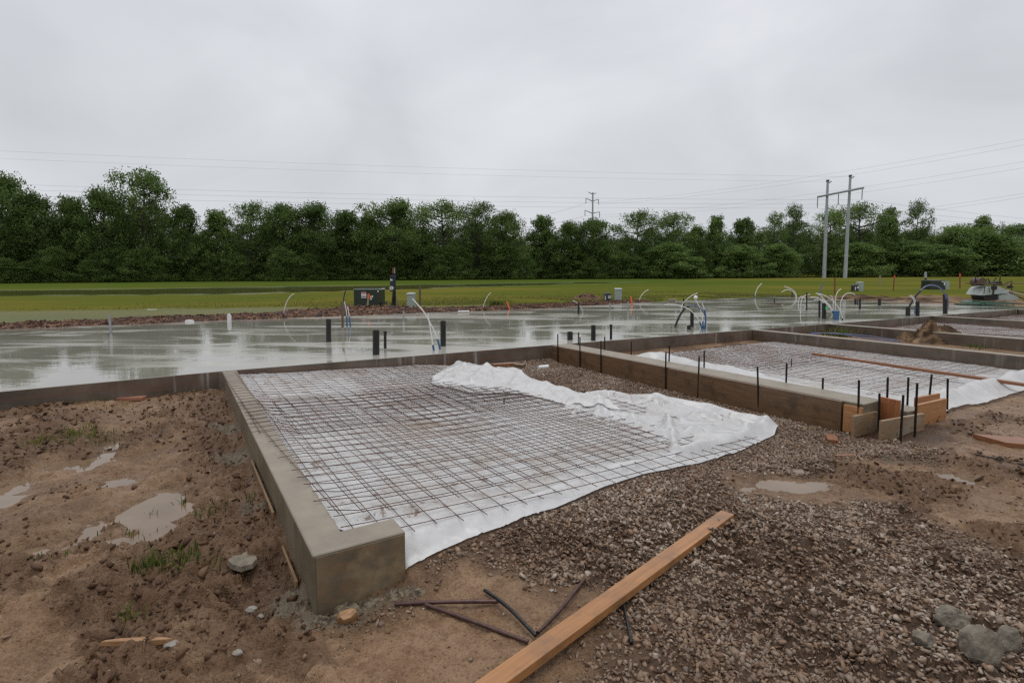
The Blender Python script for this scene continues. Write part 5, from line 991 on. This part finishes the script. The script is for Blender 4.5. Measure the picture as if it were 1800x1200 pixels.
TREES = [(14, 308, 50, 'round', 'tall dark tree at the left edge of the treeline'), (70, 343, 42, 'round', 'dark rounded tree right beside the tall one at the left edge'), (132, 347, 40, 'feather', 'feathery tree with a gap to its left, left of the tallest tree'), (188, 334, 44, 'round', 'broad dark tree touching the tallest tree on its left'),
 (260, 301, 52, 'open', 'tallest tree of the line, high open crown on a bare trunk'), (330, 361, 34, 'feather', 'feathery tree just right of the tallest tree'), (385, 370, 36, 'feather', 'second feathery tree right of the tallest tree'), (443, 357, 42, 'open', 'tree with see-through crown above the lone tube left of the transformer'), (500, 359, 36, 'round', 'rounded tree between the see-through one and the transformer'),
 (553, 358, 46, 'round', 'full rounded tree left above the large transformer'), (612, 371, 42, 'feather', 'pale feathery lower tree right above the large transformer'), (648, 378, 32, 'bushy', 'lower dense tree in the dip above the meter post'), (698, 352, 48, 'round', 'big dense dome-shaped tree above the meter post'), (780, 352, 48, 'open', 'big tree with airy top right of the dome-shaped one'), (838, 358, 38, 'open', 'airy tree right of the big airy-topped one'),
 (888, 373, 36, 'round', 'rounded tree above the small green bush'), (952, 380, 38, 'feather', 'light feathery tree left of the distant steel pole'), (1000, 391, 34, 'bushy', 'low dense tree at the left foot of the distant steel pole'), (1042, 386, 40, 'round', 'rounded tree hiding the base of the distant steel pole'), (1118, 372, 40, 'open', 'tall airy tree right of the distant steel pole, before a gap'),
 (1183, 377, 36, 'open', 'airy tree just right of the sky gap'), (1222, 399, 26, 'bushy', 'low dark tree between the airy and the spiky one'), (1256, 380, 27, 'feather', 'spiky pale-leaved tree standing alone above its neighbours'), (1306, 384, 34, 'feather', 'feathery tree left of the two slender ones'), (1357, 372, 22, 'narrow', 'left one of two slender trees left of the tall poles'), (1390, 359, 26, 'narrow', 'right one of two slender trees left of the tall poles, taller'),
 (1456, 371, 26, 'open', 'tree directly behind the left tall pole'), (1508, 356, 40, 'open', 'wide airy tree behind the right tall pole'), (1560, 366, 30, 'feather', 'spreading feathery tree right of the tall poles'), (1608, 352, 27, 'narrow', 'tall slender tree standing highest right of the poles'), (1682, 396, 44, 'round', 'wide rounded tree right of the tall slender one'), (1724, 380, 28, 'feather', 'spiky tree rising over the wide rounded one at right'), (1778, 395, 40, 'round', 'dark tree at the right edge of the treeline')]
for k, (px, tp, hw, kd, lb) in enumerate(TREES): tree(px, tp, hw, kd, lb, k, fresh=px > 1130 and k % 2 == 0)
for k, (px, tp, hw, lb) in enumerate([(1178, 428, 44, 'light green leafy thicket tree low in front, under the sky gap'), (1215, 452, 30, 'bright small leafy tree low in front of the dark ones'), (1300, 432, 40, 'light green bushy tree under the spiky one'), (1365, 430, 36, 'leafy bushy tree under the two slender trees'), (1500, 428, 44, 'leafy bushy tree at the foot of the tall poles'), (1600, 425, 50, 'leafy bushy tree under the tall slender one'), (1735, 412, 62, 'big fresh green bushy tree near the right edge'), (1660, 432, 44, 'fresh green bushy tree left of the big one near the right edge')]):
    tree(px, tp, hw, 'bushy', lb, k, dd=-7, fresh=True)
# the wood behind and the undergrowth, one mass each
def wood(name, spec, label, mat):
    Qs = []; Ts = []
    for (px, top, hw, kd, dd, sd) in spec:
        Y = float(np.interp(px, [-300, 0, 900, 1300, 1800, 2100], [74, 82, 105, 118, 140, 150])) + dd; q = D(px, 490, Y); q[2] = gz(q[0], q[1]); h = D(px, top, Y)[2] - q[2]; w = hw * Y / F; pr = PRO[kd][sd % len(PRO[kd])]
        an = sd * 1.7; c, s_ = math.cos(an), math.sin(an); V = pr[2].reshape(-1, 3); k = np.repeat(np.random.default_rng(sd).uniform(0, 1, len(pr[2])) < .4, 4); V = V[k]
        Qs.append(np.stack([(V[:, 0] * c - V[:, 1] * s_) * w / 3.3 + q[0], (V[:, 0] * s_ + V[:, 1] * c) * w / 3.3 + q[1], V[:, 2] * h / 10 + q[2]], 1)); Ts.append(np.repeat(pr[3], 4)[k] * .9)
    V = np.concatenate(Qs); return tag(mk(name, V, np.arange(len(V)).reshape(-1, 4), M[mat], None, False, dict(tint=np.concatenate(Ts))), label, None, None, 'stuff')
TOPX = sorted([(t_[0], t_[1]) for t_ in TREES]); tx = [a for a, _ in TOPX]; ty = [b for _, b in TOPX]
spec = []
for k, px in enumerate(np.arange(-330, 2140, 24)):
    tp = float(np.interp(px, tx, ty)); pbm = 488; tp2 = tp + (pbm - tp) * R.uniform(.22, .4); spec.append((px + R.uniform(-8, 8), tp2, R.uniform(26, 38), R.choice(['bushy', 'bushy', 'round']), R.uniform(5, 12), k))
    spec.append((px + R.uniform(-10, 10), tp + (pbm - tp) * R.uniform(.38, .6), R.uniform(24, 36), 'bushy', R.uniform(11, 18), k + 500))
wood('dark_woods', spec, 'dense dark woods filling in behind the front row of trees', 'leaf')
spec = [(px + R.uniform(-6, 6), 490 - R.uniform(26, 62), R.uniform(20, 34), 'bushy', R.uniform(-5, 2), k + 900) for k, px in enumerate(np.arange(-320, 2130, 20))]
wood('undergrowth', spec, 'dark leafy undergrowth along the foot of the treeline', 'leaf')
# ---------------------------------------------------------------- power line structures
def steel_pole(mb, b, t_, r0, r1): return mb.tube([b, b + (t_ - b) * .5, t_], [r0, (r0 + r1) / 2, r1], 12)
YH = 106.0; s_ = YH / F
B1, B2 = D(1448.3, 490, YH + 1.2), D(1485.3, 490, YH - 1.2); B1[2] = gz(B1[0], B1[1]); B2[2] = gz(B2[0], B2[1])
T1_, T2_ = D(1455, 319.5, YH + 1.2), D(1494.7, 311, YH - 1.2)
hf = empty('double_power_pole', (B1 + B2) / 2, 'tall grey H-shaped double power pole with a cross arm, in front of the trees', 'power pole'); off = (B1 + B2) / 2
for b, t_ in ((B1, T1_), (B2, T2_)):
    mb = steel_pole(MB(), b - off + [0, 0, -.3], t_ - off, .36, .21); o = mb.build('pole', M['galv'], hf, 0, True)
    MB().tube([t_ - off + [0, 0, 0.0], t_ - off + [0, 0, .35]], .3, 10).build('pole_cap', M['insul'], o, 0, True)
    MB().tube([t_ - off + [.2, 0, -.3], t_ - off + [.75, 0, .1]], .09, 6).build('top_bracket', M['insul'], o)
XA, XB = D(1436.5, 346.3, YH + 1.9), D(1519, 330, YH - 3.4)
MB().tube([XA - off, XB - off], .2, 8).build('cross_arm', M['far'], hf, 0, True)
INS = []
for f_ in (.012, .47, .965):
    p = XA + (XB - XA) * f_; e = p - np.array([0, 0, 2.2]); m = MB().tube([p - off, e - off], .045, 6)
    for k in range(9): zc = p[2] - .35 - k * .19; m.tube([np.array([p[0], p[1], zc]) - off, np.array([p[0], p[1], zc - .07]) - off], .11, 8)
    m.build('insulator_string', M['insul'], hf, 0, True); INS.append(e)
YMp = 400.0; mb0 = D(1040.5, 482, YMp); mb0[2] = 0; mo = empty('power_pole', mb0, 'distant single steel transmission pole with two tiers of raised arms above the treeline', 'power pole')
tp = D(1041, 338.5, YMp) - mb0; MB().tube([(0, 0, 0), (0, 0, tp[2])], [.9, .5], 10).build('pole', M['far'], mo, 0, True)
ARM = []
for (lx, ly), (cx_, cy_), (rx, ry), drop in [((1033.5, 337.5), (1041, 341), (1048.5, 339.5), 0), ((1030, 348.5), (1041, 353.5), (1052, 350.5), 9), ((1028.3, 369.5), (1041, 375), (1054, 372.5), 10)]:
    for ex, ey in ((lx, ly), (rx, ry)):
        e = D(ex, ey, YMp) - mb0; c_ = D(cx_, cy_, YMp) - mb0; MB().tube([c_, e], [.4, .22], 6).build('arm', M['far'], mo)
        if drop: d2 = D(ex, ey + drop, YMp) - mb0; MB().tube([e, d2], .25, 6).build('insulator_string', M['insul'], mo); ARM.append(d2 + mb0)
        else: ARM.append(e + mb0)
YL = 900.0; lt0 = D(1755.5, 480, YL); lt0[2] = 0; lt = empty('lattice_tower', lt0, 'faint far lattice pylon top above the trees at the right edge', 'pylon'); m = MB()
lz = lambda y: D(1755.5, y, YL)[2]
for sx in (-1, 1):
    for sy in (-1, 1): m.tube([(sx * 6, sy * 6, 0), (sx * 2.2, sy * 2, lz(402)), (sx * 1.6, sy * 1.6, lz(388.5))], .38, 4)
for k in range(10):
    y = 392 + k * 4.5; m.tube([(-2.3, -2, lz(y)), (2.3, -2, lz(y + 4))], .22, 4); m.tube([(2.3, -2, lz(y)), (-2.3, -2, lz(y + 4))], .22, 4)
for y, w in ((392, 4), (397, 10.5), (403, 7)): m.tube([(-w, 0, lz(y)), (w, 0, lz(y))], .35, 4)
m.build('lattice', M['faint'], lt)
def cable(P0, P1, sag, r, label, grp):
    n = 40; P0, P1 = np.array(P0), np.array(P1); P = [P0 + (P1 - P0) * t_ - np.array([0, 0, 4 * sag * t_ * (1 - t_)]) for t_ in np.linspace(0, 1, n)]
    return tag(MB().tube(P, r, 4, False).build('power_cable', M['cable'], None, 0, True), label, 'cable', grp)
gL = 'cables running left from the H-shaped pole'; gR = 'cables running right from the H-shaped pole'; gM = 'cables from the distant steel pole'
for k, ((px, py), lb) in enumerate(zip([(-300, 331), (-300, 322), (-300, 312)][::-1], ['upper of the three low cables crossing the treetops at left', 'middle of the three low cables crossing the treetops at left', 'lower of the three low cables crossing the treetops at left'])):
    e = [INS[2], INS[1], INS[0]][k]; cable(e, D(px, [312, 321, 332][k], 97), .9, .016, lb, gL)
cable(T2_, D(-300, 251, 88), .8, .012, 'topmost thin cable high in the sky at left', gL); cable(T1_, D(-300, 265, 90), .8, .012, 'second thin cable high in the sky at left', gL)
for k, (y, lb) in enumerate([(404, 'highest of the cables descending right from the H-shaped pole'), (411, 'middle cable descending right from the H-shaped pole'), (417, 'lowest cable descending right from the H-shaped pole')]): cable([INS[2], INS[1], INS[0]][k], D(2050, y, 150), .6, .02, lb, gR)
for k, (A0, y, sg, lb) in enumerate([(ARM[2], 195, 5, 'highest cable slanting up to the right edge'), (ARM[3], 206, 5, 'second highest cable slanting up to the right edge'), (ARM[4], 240, 5, 'third cable slanting up to the right edge'), (ARM[5], 252, 5, 'fourth cable slanting up to the right edge')]): cable(A0, D(2050, y, 215), sg, .042, lb, gM)
cable(D(1380, 391, 330), D(2050, 294, 215), 3, .045, 'fifth cable slanting up to the right edge, low behind the trees', gM); cable(D(1390, 395, 330), D(2050, 301, 215), 3, .045, 'lowest cable slanting up to the right edge behind the trees', gM)
for k, (A0, p, lb) in enumerate([(ARM[2], (880, 391), 'left cable dropping from the distant pole upper arm'), (ARM[4], (900, 400), 'left cable dropping from the distant pole lower arm')]): cable(A0, D(*p, 520), 2, .08, lb, gM)
# ---------------------------------------------------------------- light, sky, camera
w = bpy.data.worlds.new('World'); sc.world = w; w.use_nodes = True; nt = w.node_tree; nt.nodes.clear(); N = nt.nodes.new
out = N('ShaderNodeOutputWorld'); sky = N('ShaderNodeTexSky'); sky.sky_type = 'NISHITA'; sky.sun_disc = False; EL, AZ = math.radians(76), 0.0; sky.sun_elevation = EL; sky.sun_rotation = AZ
hsv = N('ShaderNodeHueSaturation'); hsv.inputs['Saturation'].default_value = .12; nt.links.new(sky.outputs[0], hsv.inputs['Color']); bg1 = N('ShaderNodeBackground'); nt.links.new(hsv.outputs[0], bg1.inputs[0]); bg1.inputs[1].default_value = .05
tc = N('ShaderNodeTexCoord'); sep = N('ShaderNodeSeparateXYZ'); nt.links.new(tc.outputs['Generated'], sep.inputs[0])
mp_ = N('ShaderNodeMapping'); mp_.inputs['Scale'].default_value = (1.4, 1.4, 2.6); mp_.inputs['Rotation'].default_value = (.25, .3, .4); nt.links.new(tc.outputs['Generated'], mp_.inputs[0]); nz = N('ShaderNodeTexNoise'); nt.links.new(mp_.outputs[0], nz.inputs[0]); nz.inputs['Scale'].default_value = 1.7; nz.inputs['Detail'].default_value = 6; nz.inputs['Roughness'].default_value = .48; nz.inputs['Distortion'].default_value = .5
cr_ = N('ShaderNodeValToRGB'); nt.links.new(nz.outputs['Fac'], cr_.inputs[0]); e = cr_.color_ramp.elements; e[0].position = .3; e[0].color = (.615, .64, .67, 1); e[1].position = .72; e[1].color = (.81, .83, .86, 1)
gr_ = N('ShaderNodeValToRGB'); nt.links.new(sep.outputs[2], gr_.inputs[0]); e = gr_.color_ramp.elements; e[0].position = 0; e[0].color = (.88, .885, .895, 1); e[1].position = 1; e[1].color = (1.5, 1.5, 1.52, 1); q = e.new(.46); q.color = (1.0, 1.0, 1.02, 1); q = e.new(.2); q.color = (.92, .925, .935, 1); q = e.new(.7); q.color = (1.3, 1.3, 1.31, 1)
mu = N('ShaderNodeMix'); mu.data_type = 'RGBA'; mu.blend_type = 'MULTIPLY'; mu.inputs[0].default_value = 1; nt.links.new(cr_.outputs[0], mu.inputs[6]); nt.links.new(gr_.outputs[0], mu.inputs[7])
bg2 = N('ShaderNodeBackground'); nt.links.new(mu.outputs[2], bg2.inputs[0]); bg2.inputs[1].default_value = 1.0; ms = N('ShaderNodeMixShader'); ms.inputs[0].default_value = .9; nt.links.new(bg1.outputs[0], ms.inputs[1]); nt.links.new(bg2.outputs[0], ms.inputs[2]); nt.links.new(ms.outputs[0], out.inputs[0])
sl_ = bpy.data.lights.new('sun', 'SUN'); sl_.energy = .8; sl_.angle = math.radians(30); sl_.color = (1, .98, .95); so = bpy.data.objects.new('sun', sl_); col.objects.link(so); so.rotation_euler = (EL - math.pi / 2, 0, 0)
cam = bpy.data.cameras.new('camera'); cam.sensor_width = 36; cam.lens = F / 1800 * 36; cam.shift_y = (PY0 - 600) / 1800; cam.clip_start = .05; cam.clip_end = 8000
co = bpy.data.objects.new('camera', cam); col.objects.link(co); co.location = (0, 0, CH); co.rotation_euler = (math.pi / 2 - PT, 0, 0); sc.camera = co
sc.view_settings.view_transform = 'Standard'; sc.view_settings.look = 'None'; sc.view_settings.exposure = 0.1; sc.view_settings.gamma = 1
sc.cycles.use_denoising = False; sc.cycles.pixel_filter_type = 'BLACKMAN_HARRIS'; sc.cycles.filter_width = 1.4; sc.cycles.use_adaptive_sampling = False; sc.cycles.max_bounces = 6; sc.cycles.transparent_max_bounces = 4
